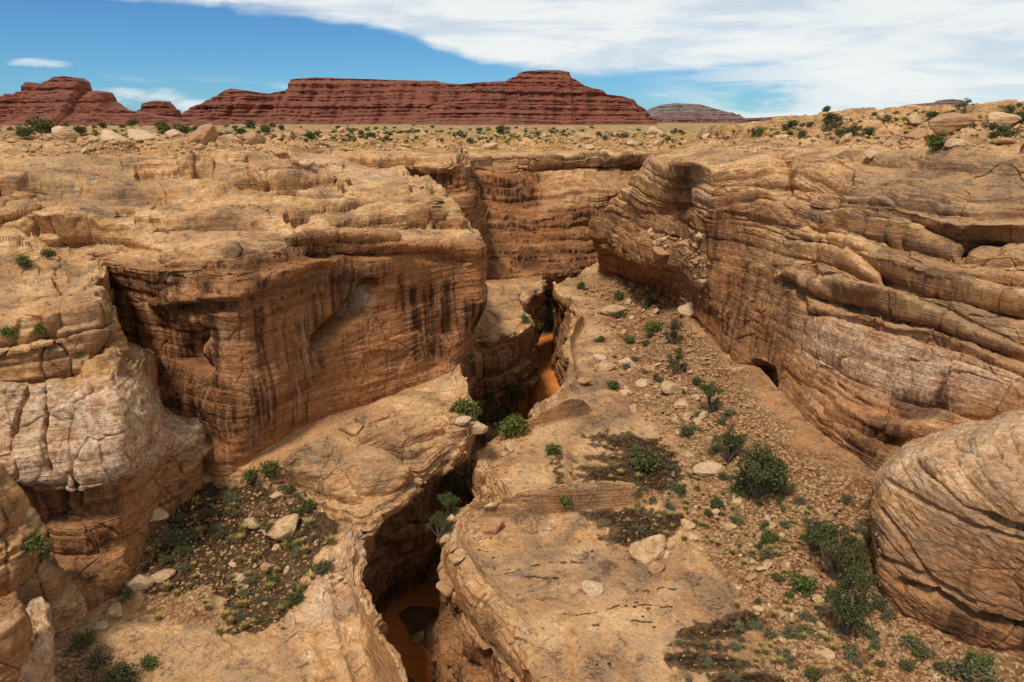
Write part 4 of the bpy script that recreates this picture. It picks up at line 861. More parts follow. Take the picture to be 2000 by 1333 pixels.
# ------------------------------------------------------------------ outcrops at the lower left, close to the viewer
def outcrop(c, rad, rot, seed, label, **at):
    V, F = stone_verts(seed, 6, 11, .10, .03, (1, 1, 1)); V = V*np.array(rad)
    V = V@np.array(Matrix.Rotation(rot[0], 3, 'Z') @ Matrix.Rotation(rot[1], 3, 'Y')).T + np.array(c)
    me = mesh_from('outcrop', V, F, M_ROCK); N = np.zeros((len(V), 3)); me.vertices.foreach_get('normal', (nn := np.zeros(len(V)*3, np.float32))); N = nn.reshape(-1, 3)
    P = rock_points(V.astype(np.float32), N, big=.3, mid=.3, fine=.12, bulge=.4, rough=.2, block=.3, bsize=(3, 3, 2.4), seed=seed, fold=1.0, xbed=.5, terr=np.full(len(V), .7, np.float32), jog=.9, jsize=2.5)
    me.vertices.foreach_set('co', P.reshape(-1).astype(np.float32))
    for k in KEYS:
        a = me.attributes.new(k, 'FLOAT', 'POINT'); a.data.foreach_set('value', np.full(len(V), at.get(k, 0.), np.float32))
    me.update(); o = bpy.data.objects.new('outcrop', me); col.objects.link(o); set_labels(o, label, 'rock outcrop')
    SURF.append(P); SNOR.append(N)
ICO[6] = ico(6)
outcrop(atY(98., 1195., 44.), (3.0, 3.2, 3.8), (.3, .15), 81, 'tall ribbed outcrop under the green bushes at lower left')
outcrop(atY(45., 1300., 36.5), (1.9, 4.2, 3.2), (.35, .5), 82, 'pale sloping slab of rock at the bottom left corner', bleach=.7)
outcrop(atY(-15., 1090., 41.), (2.4, 3.2, 4.6), (-.2, .1), 83, 'rounded rock at the left edge below the bleached pillars')
outcrop(atY(-10., 1290., 33.), (1.8, 2.2, 2.6), (.2, -.2), 84, 'dark rock in the very corner at lower left', wall=.5)

# ------------------------------------------------------------------ finding the ground along a sight line
ALLP = np.concatenate(SURF); ALLN = np.concatenate(SNOR)
_px, _py = proj(ALLP); CELL = 3
_ok = (_px > -200) & (_px < 2200) & (_py > -50) & (_py < 1500) & (ALLP[:, 1] > 5)
_ix = ((_px + 200)/CELL).astype(int); _iy = ((_py + 50)/CELL).astype(int); W_, H_ = 2400//CELL + 2, 1550//CELL + 2
_d = ALLP[:, 1]*CP - ALLP[:, 2]*SP
_sel = np.nonzero(_ok)[0]; _sel = _sel[np.argsort(-_d[_sel], kind='stable')]
BUF = np.full((H_, W_), -1, int); BUF[_iy[_sel], _ix[_sel]] = _sel
def hit(px, py):
    x = int((px + 200)/CELL); y = int((py + 50)/CELL)
    for r in range(0, 6):
        sub = BUF[max(0, y-r):y+r+1, max(0, x-r):x+r+1].ravel(); sub = sub[sub >= 0]
        if len(sub):
            if r <= 1 and len(sub) < (2*r+1)**2*.5: continue
            dd = _d[sub]; near = sub[dd < dd.min()*1.06]
            k = near[np.argmin((_px[near]-px)**2 + (_py[near]-py)**2)]
            return ALLP[k].astype(float), ALLN[k].astype(float), float(_d[k])
    return None
def in_poly(x, y, poly):
    c = False; n = len(poly)
    for i in range(n):
        x0, y0 = poly[i]; x1, y1 = poly[(i+1) % n]
        if (y0 > y) != (y1 > y) and x < (x1-x0)*(y-y0)/(y1-y0) + x0: c = not c
    return c
def scatter(poly, n, rnd, minnz=.45):
    xs = [p[0] for p in poly]; ys = [p[1] for p in poly]; out = []
    for _ in range(n*12):
        if len(out) >= n: break
        x = rnd.uniform(min(xs), max(xs)); y = rnd.uniform(min(ys), max(ys))
        if not in_poly(x, y, poly): continue
        h = hit(x, y)
        if h is None or h[1][2] < minnz: continue
        out.append((x, y) + h)
    return out

# ------------------------------------------------------------------ loose stones
def stone_b(t, bs):
    P = P_(t); oi = t.node('ShaderNodeObjectInfo').outputs['Random']
    gp = t.node('ShaderNodeNewGeometry').outputs['Position']
    n = t.noise(gp, 1.1, 6, .68, .3); g = t.noise(gp, 5, 4, .7); b = t.noise(gp, .3, 3)
    c = t.ramp(n, [(.30, (.32, .17, .075)), (.48, (.49, .30, .14)), (.66, (.66, .45, .25))])
    c = t.mix(t.math('MULTIPLY', t.step(oi, .45, .95), .55), c, (.66, .47, .31))
    c = t.mix(t.math('MULTIPLY', t.step(t.math('SUBTRACT', 1.0, oi), .6, .95), .6), c, (.36, .165, .07))
    c = t.mix(t.math('MULTIPLY', t.step(g, .52, .62), .55), c, (.16, .095, .05))
    t.put(bs.inputs['Base Color'], c); bs.inputs['Roughness'].default_value = .95
    bp = t.node('ShaderNodeBump'); bp.inputs['Strength'].default_value = .5; bp.inputs['Distance'].default_value = .2
    t.put(bp.inputs['Height'], t.math('ADD', n, t.math('MULTIPLY', g, .5))); t.put(bs.inputs['Normal'], bp.outputs[0])
M_STONE = simple_mat('loose_sandstone', stone_b)
SHAPES = [mesh_from('boulder', *stone_verts(20 + i, 4, 9 + i % 4, .025, .05, sq), M_STONE) for i, sq in enumerate([(1, .8, .7), (1, .7, .5), (1, .9, .8), (1, .6, .45), (1, .85, .6), (.9, 1, .75), (1, .75, .35), (1, .8, .9), (1, .65, .6), (1, .9, .4)])]
BIG = [mesh_from('boulder', *stone_verts(60 + i, 5, 10 + i, .045, .06, sq, .012), M_STONE) for i, sq in enumerate([(1, .8, .62), (1, .7, .45), (.8, .8, 1.0), (1, .55, .36), (1, .85, .7), (1, .8, .5)])]
def put_stone(mesh, P, N, size, rnd, label, group=None, sink=.30, rz=None, tilt=.25):
    o = bpy.data.objects.new('boulder', mesh); col.objects.link(o)
    s = size*.5
    o.scale = (s, s*rnd.uniform(.85, 1.1), s*rnd.uniform(.85, 1.15))
    up = Vector((0, 0, 1)).lerp(Vector(N), .6).normalized()
    q = up.to_track_quat('Z', 'Y')
    o.rotation_mode = 'QUATERNION'; o.rotation_quaternion = q @ Matrix.Rotation(rz if rz is not None else rnd.uniform(0, 6.28), 3, 'Z').to_quaternion() @ Matrix.Rotation(rnd.uniform(-tilt, tilt), 3, 'X').to_quaternion()
    hz = max(abs(v.co.z) for v in mesh.vertices) if mesh.name not in HZ else HZ[mesh.name]
    HZ[mesh.name] = hz
    o.location = Vector(P) + up*(s*hz*(1 - 2*sink))
    set_labels(o, label, 'boulder', group); return o
HZ = {}
rb = random.Random(5)
NAMED = [  # px, py of foot centre, width px, shape, label
 (1268,1080,72,4,'large round topped tan boulder on the bare slab beside a dark soil patch'),
 (1284,1112,42,1,'flat pale grey boulder lying just below the large round topped one'),
 (1302,1082,24,0,'small boulder leaning on the right side of the large round topped one'),
 (1152,1150,48,4,'knobbly yellow boulder alone in the middle of the bare slab'),
 (1124,1150,28,0,'smaller lump touching the left of the knobbly yellow boulder'),
 (1438,1158,30,2,'upright pointed tan boulder at the edge of the bare slab'),
 (1466,1130,34,3,'slanting oblong boulder between the slab and the pile of broken rock'),
 (1392,920,66,3,'long pale log shaped boulder left of the big juniper'),
 (1258,748,36,0,'blocky pinkish boulder standing on the slab edge below the far shrubs'),
 (1340,1026,30,4,'round pale boulder on the rubble slope above the soil patches'),
 (1426,1032,30,1,'whitish rounded boulder in the middle of the rubble slope'),
 (1368,1072,26,0,'round cream boulder right of the two stacked ones on the slab'),
 (1356,1052,22,5,'cream boulder just above the round cream one on the slab edge'),
 (1180,722,46,1,'broad reddish slab boulder at the top of the far rubble'),
 (1222,712,40,0,'square red boulder right of the broad reddish slab'),
 (1140,745,34,1,'flat boulder at the lip of the slot under the far rubble'),
 (1345,610,44,4,'tan boulder fallen at the foot of the right cliff corner'),
 (1195,610,50,1,'wide broken boulder below the far nose of the cliff'),
 (1290,500,44,4,'grey boulder high in the gully under the striped alcove'),
 (1340,480,36,0,'pale boulder heaped under the striped alcove'),
 (272,1138,52,0,'rust brown boulder against the foot of the left spur'),
 (318,1130,44,1,'split brown boulder beside the rust brown one by the spur'),
 (222,1200,48,0,'dark cubic boulder in the sandy hollow under the spur'),
 (200,1225,30,5,'small pale block below the dark cubic boulder'),
 (492,1022,38,0,'angular pink boulder among the rocks on the left bench'),
 (556,1035,64,4,'big tan boulder half buried near the edge of the left bench'),
 (528,1040,28,1,'low pale boulder against the big half buried one'),
 (545,968,40,3,'oblong tan boulder under the swirling dome'),
 (300,1010,54,4,'tall lumpy boulder wedged at the corner of the spur'),
 (820,1250,30,4,'round brown boulder standing in the dark wet mud'),
 (832,1174,40,3,'flat slab lying at the edge of the orange pool'),
 (868,1150,46,5,'rounded block hanging over the top of the orange pool'),
 (962,1030,52,4,'smooth round boulder jammed in the slot below the notched slab'),
 (925,838,50,0,'grey boulder in the slot beneath the left wall'),
 (905,825,34,1,'brown boulder behind the grey one in the slot'),
 (1790,268,42,4,'round boulder on the right rim beside a green bush'),
 (1866,252,96,5,'long dome of pale rock on the right skyline bench'),
 (1958,242,70,5,'low grey dome at the top right of the rim'),
 (1920,262,50,1,'flat topped boulder between the two domes on the right rim'),
 (1700,305,34,1,'thin slab lying on the right rim above the smooth face'),
 (1145,276,34,0,'pointed pale boulder alone on the far plain'),
 (130,268,62,5,'low rounded rock at the left end of the row on the plateau'),
 (222,274,48,4,'rounded rock second in the row on the plateau'),
 (282,278,62,4,'large rounded rock in the middle of the plateau row'),
 (342,272,44,1,'small flat rock behind the large rounded one on the plateau'),
 (400,276,66,4,'broad domed rock right of centre in the plateau row'),
 (446,284,62,0,'angular light boulder in front of the plateau row'),
 (492,278,56,5,'smooth hump at the right end of the plateau row'),
 (236,280,46,3,'low oblong rock in front of the plateau row'),
 (184,276,30,0,'little round stone left of the oblong one on the plateau'),
 (600,322,34,1,'pair topping flat stone on the pale slope of the left wall'),
 (572,316,26,0,'small dark stone on the pale slope left of the flat one'),
 (545,302,32,4,'brown knob at the edge of the pale slope'),
 (70,1150,70,4,'ribbed rock mound under two green bushes at lower left'),
]
for px, py, wpx, k, lab in NAMED:
    h = hit(px, py)
    if h is None: continue
    P, N, d = h; put_stone(BIG[k], P, (0, 0, 1), 1.05*wpx*d/FPX, rb, lab, None, .28, rz=rb.uniform(-.5, .5) + (3.14 if rb.random() < .5 else 0))
RUB = [  # polygon, how many, width range px, label, group
 ([(1150,690),(1260,690),(1420,800),(1450,900),(1330,900),(1230,800)], 36, (12, 38), 'angular tan boulder in the upper rubble below the right cliff', 'boulders in the upper rubble'),
 ([(1330,900),(1480,960),(1600,1000),(1690,1000),(1690,1120),(1500,1120),(1380,1080),(1330,980)], 38, (9, 28), 'tan boulder on the stony slope around the big junipers', 'boulders around the junipers'),
 ([(1480,1090),(1690,1130),(1750,1230),(1900,1330),(1560,1333),(1470,1200)], 44, (10, 36), 'pale broken slab in the rubble at the lower right', 'broken slabs at the lower right'),
 ([(1160,560),(1260,560),(1400,720),(1300,740),(1180,670)], 18, (12, 34), 'boulder in the far rubble at the head of the bench', 'boulders at the head of the bench'),
 ([(300,985),(560,950),(640,1050),(560,1200),(430,1150),(280,1120)], 30, (8, 26), 'pale stone among scrub on the dark soil of the left bench', 'stones on the left bench'),
 ([(640,1090),(690,1060),(692,1130),(655,1160),(625,1165)], 16, (12, 24), 'whitish block along the rim of the left bench', 'white blocks on the left rim'),
 ([(870,780),(1030,760),(1040,850),(1000,960),(900,1100),(860,1060)], 20, (10, 34), 'boulder choking the bottom of the slot', 'boulders in the slot'),
 ([(1270,450),(1350,440),(1380,470),(1380,580),(1300,560)], 18, (10, 28), 'block heaped in the gully under the striped alcove', 'blocks in the alcove gully'),
]
for poly, n, (a, b), lab, grp in RUB:
    for x, y, P, N, d in scatter(poly, n, rb, .3):
        put_stone(rb.choice(SHAPES), P, N, d/FPX*(a + (b-a)*rb.random()**2.2), rb, lab, grp, .28)
RIM = [([(0,268),(520,280),(560,300),(100,300),(0,300)], 14, (9, 34), 'small rounded stone on the left plateau rim', 'stones on the left plateau'),
 ([(520,255),(1300,262),(1330,290),(900,296),(560,290)], 26, (14, 48), 'low tan rock on the plain behind the far wall', 'rocks behind the far wall'),
 ([(1350,270),(1700,225),(2000,215),(2000,285),(1600,290),(1400,295)], 20, (12, 44), 'flat tan rock on the right rim among scrub', 'rocks on the right rim')]
for poly, n, (a, b), lab, grp in RIM:
    for x, y, P, N, d in scatter(poly, n, rb, .3):
        put_stone(rb.choice([SHAPES[k] for k in (1, 3, 6, 9, 4)]), P, N, d/FPX*(a + (b-a)*rb.random()**2), rb, lab, grp, .35)
# gravel and small rubble: nobody could count it
def rubble(name, polys, label):
    V, F = [], []; base = [stone_verts(100 + i, 1, 7, .03, .05, (1, .8, .6)) for i in range(6)]; off = 0
    for poly, n, (a, b) in polys:
        for x, y, P, N, d in scatter(poly, n, rb, .3):
            q, f = base[rb.randrange(6)]; s = .5*d/FPX*(a + (b-a)*rb.random()**2.5); th = rb.uniform(0, 6.28)
            c, sn = math.cos(th), math.sin(th); M = np.array([[c, -sn, 0], [sn, c, 0], [0, 0, 1]])
            V.append(q@M.T*s + P + np.array([0, 0, .25*s])); F += [tuple(i + off for i in g) for g in f]; off += len(q)
    o = bpy.data.objects.new(name, mesh_from(name, np.concatenate(V), F, M_STONE, False)); col.objects.link(o); o['kind'] = 'stuff'; o['label'] = label
rubble('rubble', [([(1130,560),(1270,545),(1420,720),(1480,830),(1560,900),(1720,975),(1720,1160),(1960,1320),(1900,1345),(1530,1345),(1480,1200),(1400,1100),(1330,980),(1290,860),(1200,760)], 5200, (2.5, 15)),
                  ([(1100,560),(1200,700),(1300,900),(1400,1100),(1450,1333),(1330,1333),(1200,1000)], 260, (2, 8)),
                  ([(280,985),(560,945),(650,1050),(560,1240),(250,1210)], 1300, (2, 11)), ([(120,1250),(300,1280),(330,1333),(110,1333)], 200, (3, 12)),
                  ([(860,780),(1040,740),(1040,860),(900,1100)], 260, (3, 12)), ([(1290,450),(1380,450),(1385,600),(1320,600),(1260,540)], 300, (3, 12))], 'loose stones and gravel strewn over the canyon benches')
rubble('rubble', [([(0,258),(520,262),(1330,264),(1330,292),(560,296),(0,305)], 1600, (2, 14)), ([(1350,270),(1700,222),(2000,210),(2000,290),(1400,296)], 900, (2, 14))], 'small stones littering the plateau above the rims')

# ------------------------------------------------------------------ plants
def leaf_mat(name, c0, c1, c2=None):
    def b(t, bs):
        oi = t.node('ShaderNodeObjectInfo').outputs['Random']; gp = t.node('ShaderNodeNewGeometry').outputs['Position']
        n = t.noise(gp, 3.0, 3, .6); ri = t.attr('tint')
        c = t.mix(t.math('ADD', t.math('MULTIPLY', n, .6), t.math('MULTIPLY', ri, .5)), c0, c1)
        if c2: c = t.mix(t.math('MULTIPLY', t.step(oi, .4, .9), .6), c, c2)
        t.put(bs.inputs['Base Color'], c); bs.inputs['Roughness'].default_value = .75; bs.inputs['Specular IOR Level'].default_value = .2
        bs.inputs['Subsurface Weight'].default_value = 0
    return simple_mat(name, b)
M_JUN = leaf_mat('juniper_foliage', (.040, .046, .014), (.120, .122, .040))
M_GRN = leaf_mat('shrub_foliage', (.045, .054, .014), (.14, .14, .045), (.14, .12, .045))
M_BRT = leaf_mat('fresh_foliage', (.055, .075, .014), (.165, .18, .042))
M_SAGE = leaf_mat('sage_foliage', (.085, .080, .038), (.21, .19, .095), (.17, .13, .06))
M_STRAW = leaf_mat('dry_grass', (.26, .17, .05), (.52, .36, .13), (.34, .28, .07))
def bark_b(t, bs):
    n = t.noise(t.scaled(P_(t), (6, 6, 1.5)), 1.0, 4)
    t.put(bs.inputs['Base Color'], t.mix(n, (.07, .05, .035), (.20, .15, .11))); bs.inputs['Roughness'].default_value = .95
M_BARK = simple_mat('weathered_bark', bark_b)
def tinted(me, vals):
    a = me.attributes.new('tint', 'FLOAT', 'FACE'); a.data.foreach_set('value', np.asarray(vals, np.float32))
def crown_mesh(name, lobes, n, leaf, mat, seed, shell=.55):
    """leaf sprays: small bent quads gathered in clusters through each lobe; lobes = (x, y, z, rx, ry, rz)"""
    r = np.random.default_rng(seed); vol = np.array([l[3]*l[4]*l[5] for l in lobes])**.75; vol /= vol.sum()
    V, T = [], []
    for l, f in zip(lobes, vol):
        m = max(4, int(n*f)); k = max(4, m//14)
        cd = r.normal(size=(k, 3)); cd /= np.linalg.norm(cd, axis=1, keepdims=True); cd *= (shell + (1-shell)*r.random((k, 1)))
        ci = r.integers(0, k, m); dirs = cd[ci]
        p = dirs*np.array(l[3:]) + r.normal(size=(m, 3))*leaf*1.25 + np.array(l[:3])
        a = r.normal(size=(m, 3)) + dirs*1.0; a[:, 2] += .4; a /= np.linalg.norm(a, axis=1, keepdims=True)
        b = np.cross(a, r.normal(size=(m, 3))); b /= np.linalg.norm(b, axis=1, keepdims=True)
        s = leaf*r.uniform(.6, 1.4, (m, 1))
        V.append(np.stack([p - b*s*.35, p + a*s*.8 - b*s*.3, p + a*s + b*s*.3, p + b*s*.35], 1)); T.append(.5*r.random(m) + .5*r.random(k)[ci])
    V = np.concatenate(V); m = len(V)
    me = mesh_from(name, V.reshape(-1, 3), [(4*i, 4*i+1, 4*i+2, 4*i+3) for i in range(m)], mat, False); tinted(me, np.concatenate(T)); return me
def limb_mesh(name, paths, mat, seg=6):
    V, F = [], []
    for pts in paths:
        pts = [(Vector(p[:3]), p[3]) for p in pts]
        for i, (p, rad) in enumerate(pts):
            d = (pts[min(i+1, len(pts)-1)][0] - pts[max(i-1, 0)][0]).normalized(); q = d.to_track_quat('Z', 'X')
            for k in range(seg):
                th = 6.2832*k/seg; V.append(p + q @ Vector((math.cos(th)*rad, math.sin(th)*rad, 0)))
            if i:
                b0 = len(V) - 2*seg
                F += [(b0 + k, b0 + (k+1) % seg, b0 + seg + (k+1) % seg, b0 + seg + k) for k in range(seg)]
    return mesh_from(name, V, F, mat)
def juniper_meshes(seed, lobes=7, leaves=2600, conical=False):
    r = random.Random(seed); L, paths = [], []
    for i in range(lobes):
        a = 6.283*i/lobes + r.uniform(-.5, .5)
        if conical:
            z = .12 + .78*i/(lobes - 1); rad = .30*(1 - z)**.7 + .05; L.append((r.uniform(-.04, .04), r.uniform(-.04, .04), z, rad, rad, .12))
        else:
            rr = r.uniform(.10, .40)*(1 if i else 0); z = r.uniform(.2, .78) if i else .86; rr *= 1.25 - .7*z
            L.append((math.cos(a)*rr, math.sin(a)*rr, z, r.uniform(.09, .19), r.uniform(.09, .19), r.uniform(.06, .12)))
        l = L[-1]; mid = (l[0]*.5 + r.uniform(-.05, .05), l[1]*.5 + r.uniform(-.05, .05), l[2]*.5)
        if not conical or i == lobes - 1: paths.append([(0, 0, -.06, .040), (mid[0]*.5, mid[1]*.5, mid[2]*.5, .030), (*mid, .021), (l[0], l[1], l[2], .008)])
    return crown_mesh('crown', L, leaves, .026, M_JUN, seed, .5), limb_mesh('trunk', paths, M_BARK)
JUN = [juniper_meshes(1, 14, 4200), juniper_meshes(2, 10, 3000), juniper_meshes(3, 11, 3300), juniper_meshes(4, 7, 2800, True), juniper_meshes(5, 9, 2600)]
def shrub_mesh(name, seed, mat, n, leaf=.075, lob=5, flat=.6):
    r = random.Random(seed); L = [(r.uniform(-.28, .28), r.uniform(-.28, .28), r.uniform(.18, .42)*flat/.6, r.uniform(.18, .30), r.uniform(.18, .30), r.uniform(.16, .30)*flat) for _ in range(lob)]
    return crown_mesh(name, L, n, leaf, mat, seed, .35)
GRN = [shrub_mesh('shrub', 11 + i, M_GRN, 900) for i in range(4)]
BRT = [shrub_mesh('shrub', 31 + i, M_BRT, 900, .08, 6) for i in range(3)]
SAGE = [shrub_mesh('shrub', 41 + i, M_SAGE, 700, .07, 5, .5) for i in range(4)]
def tuft_mesh(seed, n=150):
    r = np.random.default_rng(seed); V, F, T = [], [], []
    for i in range(n):
        a = r.uniform(0, 6.283); lean = r.uniform(.1, .9); h = r.uniform(.45, 1.0); b = np.array([math.cos(a), math.sin(a), 0]); base = b*r.uniform(0, .15)
        side = np.array([-b[1], b[0], 0])*.025
        p1 = base + b*lean*.25*h + np.array([0, 0, .5*h]); p2 = base + b*lean*.7*h + np.array([0, 0, .75*h])
        k = len(V); V += [base - side, base + side, p1 + side, p1 - side, p2]; F += [(k, k+1, k+2, k+3), (k+3, k+2, k+4)]; t = r.random(); T += [t, t]
    me = mesh_from('grass_tuft', V, F, M_STRAW, False); tinted(me, T); return me
TUFT = [tuft_mesh(51 + i) for i in range(3)]
def put_tree(px, py, hpx, k, label, group=None, wide=1.0):
    h = hit(px, py)
    if h is None: return
    P, N, d = h; H = 1.12*hpx*d/FPX/math.cos(min(1.2, math.atan2(-P[2], P[1])))
    e = bpy.data.objects.new('juniper_tree', None); e.empty_display_size = .5; col.objects.link(e); e.location = P
    e.scale = (H*wide, H*wide, H); e.rotation_euler = (0, 0, rb.uniform(0, 6.28)); set_labels(e, label, 'tree', group)
    for nm, me in zip(('crown', 'trunk'), JUN[k]):
        o = bpy.data.objects.new(nm, me); col.objects.link(o); o.parent = e
def put_plant(mesh, name, cat, P, d, wpx, label, group=None, squash=1.0):
    o = bpy.data.objects.new(name, mesh); col.objects.link(o); s = wpx*d/FPX
    o.location = P; o.scale = (s*rb.uniform(.85, 1.15), s*rb.uniform(.85, 1.15), s*squash*rb.uniform(.85, 1.2)); o.rotation_euler = (0, 0, rb.uniform(0, 6.28)); set_labels(o, label, cat, group)
for a in [
 (1474,968,92,0,'largest spreading juniper at the foot of the right cliff',None,1.25),(1418,905,66,1,'dark juniper just behind the largest spreading one',None,1.0),
 (1512,958,52,4,'low juniper limb like tree against the cliff right of the largest one',None,1.2),(1388,803,52,2,'rounded juniper below the small dark alcove of the right cliff',None,1.05),
 (1628,1128,88,1,'open juniper left of the front buttress, upper of the two',None,1.0),(1662,1105,50,4,'small juniper touching the front buttress behind the open one',None,1.0),(1582,1066,46,2,'scraggly juniper above the pale sloping slab',None,1.15),
 (1652,1236,104,0,'tall round juniper beside the base of the front buttress',None,.85),(1316,672,44,2,'dark juniper in the far rubble, upper of the pair',None,.95),(1320,728,46,4,'dark juniper in the far rubble, lower of the pair',None,.9),
 (1693,1068,40,4,'little juniper squeezed against the edge of the buttress',None,.9),
 (995,805,64,1,'deep green tree at the bottom of the slot beside the stream',None,.95),(958,798,30,4,'small dark tree under the left wall in the slot',None,1.0),(1012,760,34,2,'small dark tree by the bend of the stream',None,1.0),
 (884,978,50,4,'shaded tree deep in the narrow slot, upper one',None,1.0),(878,1012,44,2,'shaded tree deep in the narrow slot, lower one',None,1.0),(856,1052,46,1,'shaded tree where the slot opens to the orange pool',None,.9),
 (1880,222,26,1,'small tree on the right skyline above the pale dome',None,1.1),(1664,266,22,3,'conical little juniper on the right rim',None,1.3),(1932,222,18,4,'wispy small tree near the top right of the rim',None,1.0),(1703,248,26,2,'bushy juniper among rocks on the right rim',None,1.1)]: put_tree(*a)
SHR = [(1440,972,52,'G','dark low shrub under the left side of the largest juniper'),(1328,958,30,'G','small green shrub left of the big junipers'),(1556,1152,50,'B','bright green shrub in front of the pale sloping slab'),(1496,1060,36,'B','bright shrub in the middle of the stony slope'),
 (1258,918,62,'G','wide green shrub on the dark soil of the right bench'),(1080,888,36,'B','lone green shrub in a crack of the bare bench'),(1106,985,26,'B','little green shrub at the lower end of the crack'),(1198,758,32,'G','dark shrub on the bench edge beside the far rubble'),
 (1364,752,24,'G','green shrub below the lower dark juniper of the far rubble'),(1204,585,26,'B','green shrub at the foot of the cliff nose'),(1132,562,22,'B','small green shrub at the far end of the bench'),(1208,620,26,'G','dark shrub beside the wide broken boulder'),(1262,600,26,'G','shrub among rocks under the alcove gully'),(1276,652,40,'B','leafy shrub in the far rubble left of the dark junipers'),
 (1406,826,26,'S','grey shrub against the cliff below the small alcove'),(1344,852,30,'G','green shrub at the top of the dark soil patch'),(1392,882,34,'S','bluish shrub left of the dark juniper'),
 (1650,978,30,'S','grey green shrub on the ledge above the junipers'),(1690,985,26,'G','shrub on the ledge beside the buttress top'),(1715,1180,44,'S','grey shrub at the foot of the buttress'),(1790,1275,52,'S','wide grey shrub on the slope under the buttress'),(1884,1322,84,'S','broad grey bush at the bottom right corner'),(1914,1308,50,'B','bright green bush at the bottom right corner'),(1500,1090,36,'S','grey bush beside the pile of broken rock'),(1665,1290,44,'S','olive grey bush at the bottom below the tall juniper'),(1580,1320,40,'G','green bush at the bottom of the rubble'),(1500,1240,34,'S','grey bush beside the lower soil patches'),
 (62,1072,50,'B','fresh green bush on the ribbed mound at lower left'),(74,1092,56,'G','green bush just below the fresh one at lower left'),(240,1330,62,'G','yellow green bush at the bottom edge on the left'),(192,1296,54,'S','dark grey bush at the bottom left'),(172,1262,46,'G','dark bush under the spur at lower left'),(296,1302,36,'B','small green bush near the bottom edge on the left'),
 (345,1066,56,'S','spreading grey bush on the dark soil by the spur'),(530,1036,30,'G','round olive bush beside the big half buried boulder'),(488,932,30,'B','small bright bush under the sandy ledge'),(522,926,52,'G','olive bush at the back of the left bench'),(356,950,28,'S','grey bush at the corner of the spur and the bench'),(578,1002,24,'B','small bush by the edge of the swirling dome'),(420,1000,28,'S','grey bush in the upper part of the left bench'),(250,1160,28,'S','bush on sand beside the rust brown boulder'),
 (22,655,30,'B','little green bush on the flat dome of the spur'),(84,650,28,'B','narrow green bush in the crack of the flat dome'),(50,518,30,'B','small green bush on the ledge above the spur'),(100,503,30,'G','dark bush on the ledge above the spur'),(158,695,16,'B','tiny bush below the flat dome of the spur'),
 (915,802,46,'B','fresh green bush on the rubble at the left of the slot'),(945,818,46,'B','fresh green bush lower on the slot rubble'),(965,838,34,'B','green bush near the stream in the slot'),(1000,855,62,'B','thick green bush hiding the near end of the stream'),(1045,646,30,'B','bright green bush at the far end of the slot'),(1028,628,24,'B','green bush under the dark far end of the slot'),(846,1092,38,'G','dark bush in the shaded slot above the pool'),
 (76,266,58,'G','big green bush at the left end of the plateau rocks'),(52,268,34,'G','smaller bush left of the big green plateau bush'),(1830,290,40,'B','green bush below the long pale dome'),(1870,250,44,'B','spreading green bush on the right rim'),(1962,268,36,'G','bush on the right rim near the edge of the picture'),(1990,240,30,'G','bush at the top right edge'),(1610,222,18,'G','low bush on the right skyline left of the trees')]
KIND = {'G': GRN, 'B': BRT, 'S': SAGE}
for px, py, wpx, k, lab in SHR:
    h = hit(px, py)
    if h: put_plant(rb.choice(KIND[k]), 'shrub', 'shrub', h[0], h[2], wpx, lab, None, 1.0)
BUSH = [([(895,790),(1000,780),(1020,850),(955,850)], 9, (22, 46), BRT+GRN, 'green bush crowding the rubble in the bottom of the slot', 'bushes in the slot'),
 ([(1150,640),(1260,640),(1430,800),(1460,900),(1330,880),(1230,760)], 22, (12, 26), SAGE+GRN, 'small scrub bush in the upper rubble', 'bushes in the upper rubble'),
 ([(1340,880),(1480,960),(1690,1010),(1690,1130),(1420,1080),(1340,1000)], 34, (10, 28), SAGE+SAGE+GRN, 'small scrub bush on the slope around the big junipers', 'bushes around the junipers'),
 ([(1480,1120),(1690,1150),(1760,1240),(1920,1340),(1540,1340),(1470,1220)], 34, (12, 32), SAGE+SAGE+GRN, 'small grey scrub bush among the broken slabs at lower right', 'bushes at the lower right'),
 ([(1200,870),(1330,880),(1340,1050),(1230,1040),(1170,950)], 24, (10, 26), SAGE, 'grey sage bush on the dark soil patches of the right bench', 'sage on the right bench'),
 ([(300,985),(560,945),(640,1050),(640,1100),(560,1240),(450,1240),(280,1140)], 50, (10, 32), SAGE+SAGE+GRN, 'grey sage bush on the dark soil of the left bench', 'sage on the left bench'),
 ([(1320,1230),(1480,1200),(1500,1333),(1320,1333)], 14, (10, 26), SAGE, 'small grey bush at the lower soil patches', 'bushes at the lower soil patches'),
 ([(0,236),(560,244),(560,258),(0,262)], 26, (10, 26), GRN, 'dark green bush dotting the left plateau skyline', 'bushes on the left skyline'),
 ([(560,248),(1340,262),(1320,285),(560,280)], 26, (8, 20), GRN+SAGE, 'low bush dotting the plain under the red mesas', 'bushes under the mesas'),
 ([(1380,262),(1700,222),(2000,208),(2000,275),(1600,275)], 46, (9, 24), GRN+SAGE, 'scrub bush scattered over the right rim', 'bushes on the right rim')]
for poly, n, (a, b), kinds, lab, grp in BUSH:
    for x, y, P, N, d in scatter(poly, n, rb, .3):
        put_plant(rb.choice(kinds), 'shrub', 'shrub', P, d, 1.2*(a + (b-a)*rb.random()**1.5), lab, grp, .9)
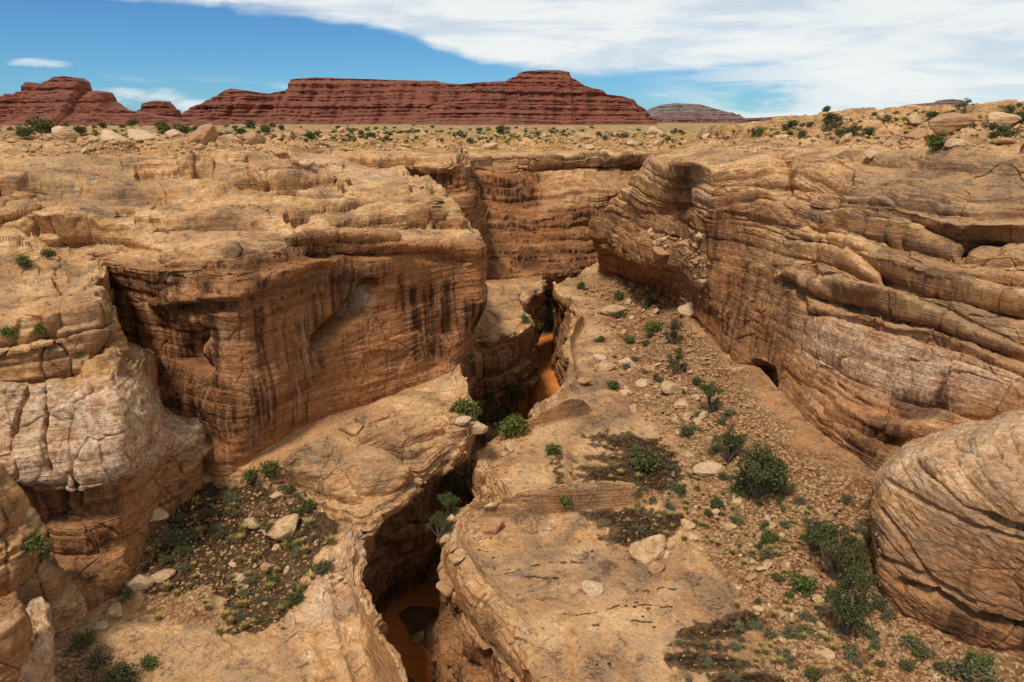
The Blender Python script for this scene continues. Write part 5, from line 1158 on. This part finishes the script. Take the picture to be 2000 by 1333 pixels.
for poly, n, (a, b), lab, grp in [
 ([(1180,860),(1340,870),(1420,1080),(1240,1050),(1180,960)], 46, (8, 17), 'straw coloured grass tuft on the dark soil of the right bench', 'grass tufts on the right bench'),
 ([(1340,900),(1500,980),(1690,1040),(1700,1160),(1420,1100)], 44, (8, 17), 'straw coloured grass tuft between stones below the cliff', 'grass tufts below the cliff'),
 ([(1400,1180),(1690,1160),(1900,1330),(1400,1333)], 46, (9, 20), 'straw coloured grass tuft at the lower right', 'grass tufts at the lower right'),
 ([(300,985),(560,945),(650,1060),(560,1250),(250,1220)], 70, (9, 22), 'straw coloured grass tuft on the left bench', 'grass tufts on the left bench')]:
    for x, y, P, N, d in scatter(poly, n, rb, .4):
        put_plant(rb.choice(TUFT), 'grass_tuft', 'grass', P, d, 1.25*(a + (b-a)*rb.random()), lab, grp, .9)


# far scrub on the plain, too much to count
def scrub_mass():
    r = np.random.default_rng(9); V = []; T = []
    pts = []
    for poly, n in (([(0,236),(560,243),(1340,252),(1340,284),(560,276),(0,262)], 1500), ([(1350,268),(1700,222),(2000,210),(2000,280),(1600,285)], 260)):
        pts += scatter(poly, n, rb, .2)
    keep = fbm(np.array([p[2] for p in pts])*np.array([1, .5, 0]), 22, 3)
    for (x, y, P, N, d), kp in zip(pts, keep):
        if kp < -.01: continue
        s = d/FPX*r.uniform(2.0, 6.5)*(1 if r.random() < .8 else 1.5); m = 26
        q = r.normal(size=(m, 3))*np.array([.35, .35, .22])*s + P + np.array([0, 0, .22*s]); a = r.normal(size=(m, 3)); a /= np.linalg.norm(a, axis=1, keepdims=True); b = np.cross(a, r.normal(size=(m, 3))); b /= np.linalg.norm(b, axis=1, keepdims=True)
        a *= s*.22; b *= s*.16; V.append(np.stack([q-a-b, q+a-b, q+a+b, q-a+b], 1)); T.append(np.full(m, r.random()))
    V = np.concatenate(V); m = len(V)
    me = mesh_from('scrub', V.reshape(-1, 3), [(4*i, 4*i+1, 4*i+2, 4*i+3) for i in range(m)], M_GRN, False); tinted(me, np.concatenate(T))
    o = bpy.data.objects.new('scrub', me); col.objects.link(o); o['kind'] = 'stuff'; o['label'] = 'low desert scrub speckling the plain and rims'
scrub_mass()
#MORE
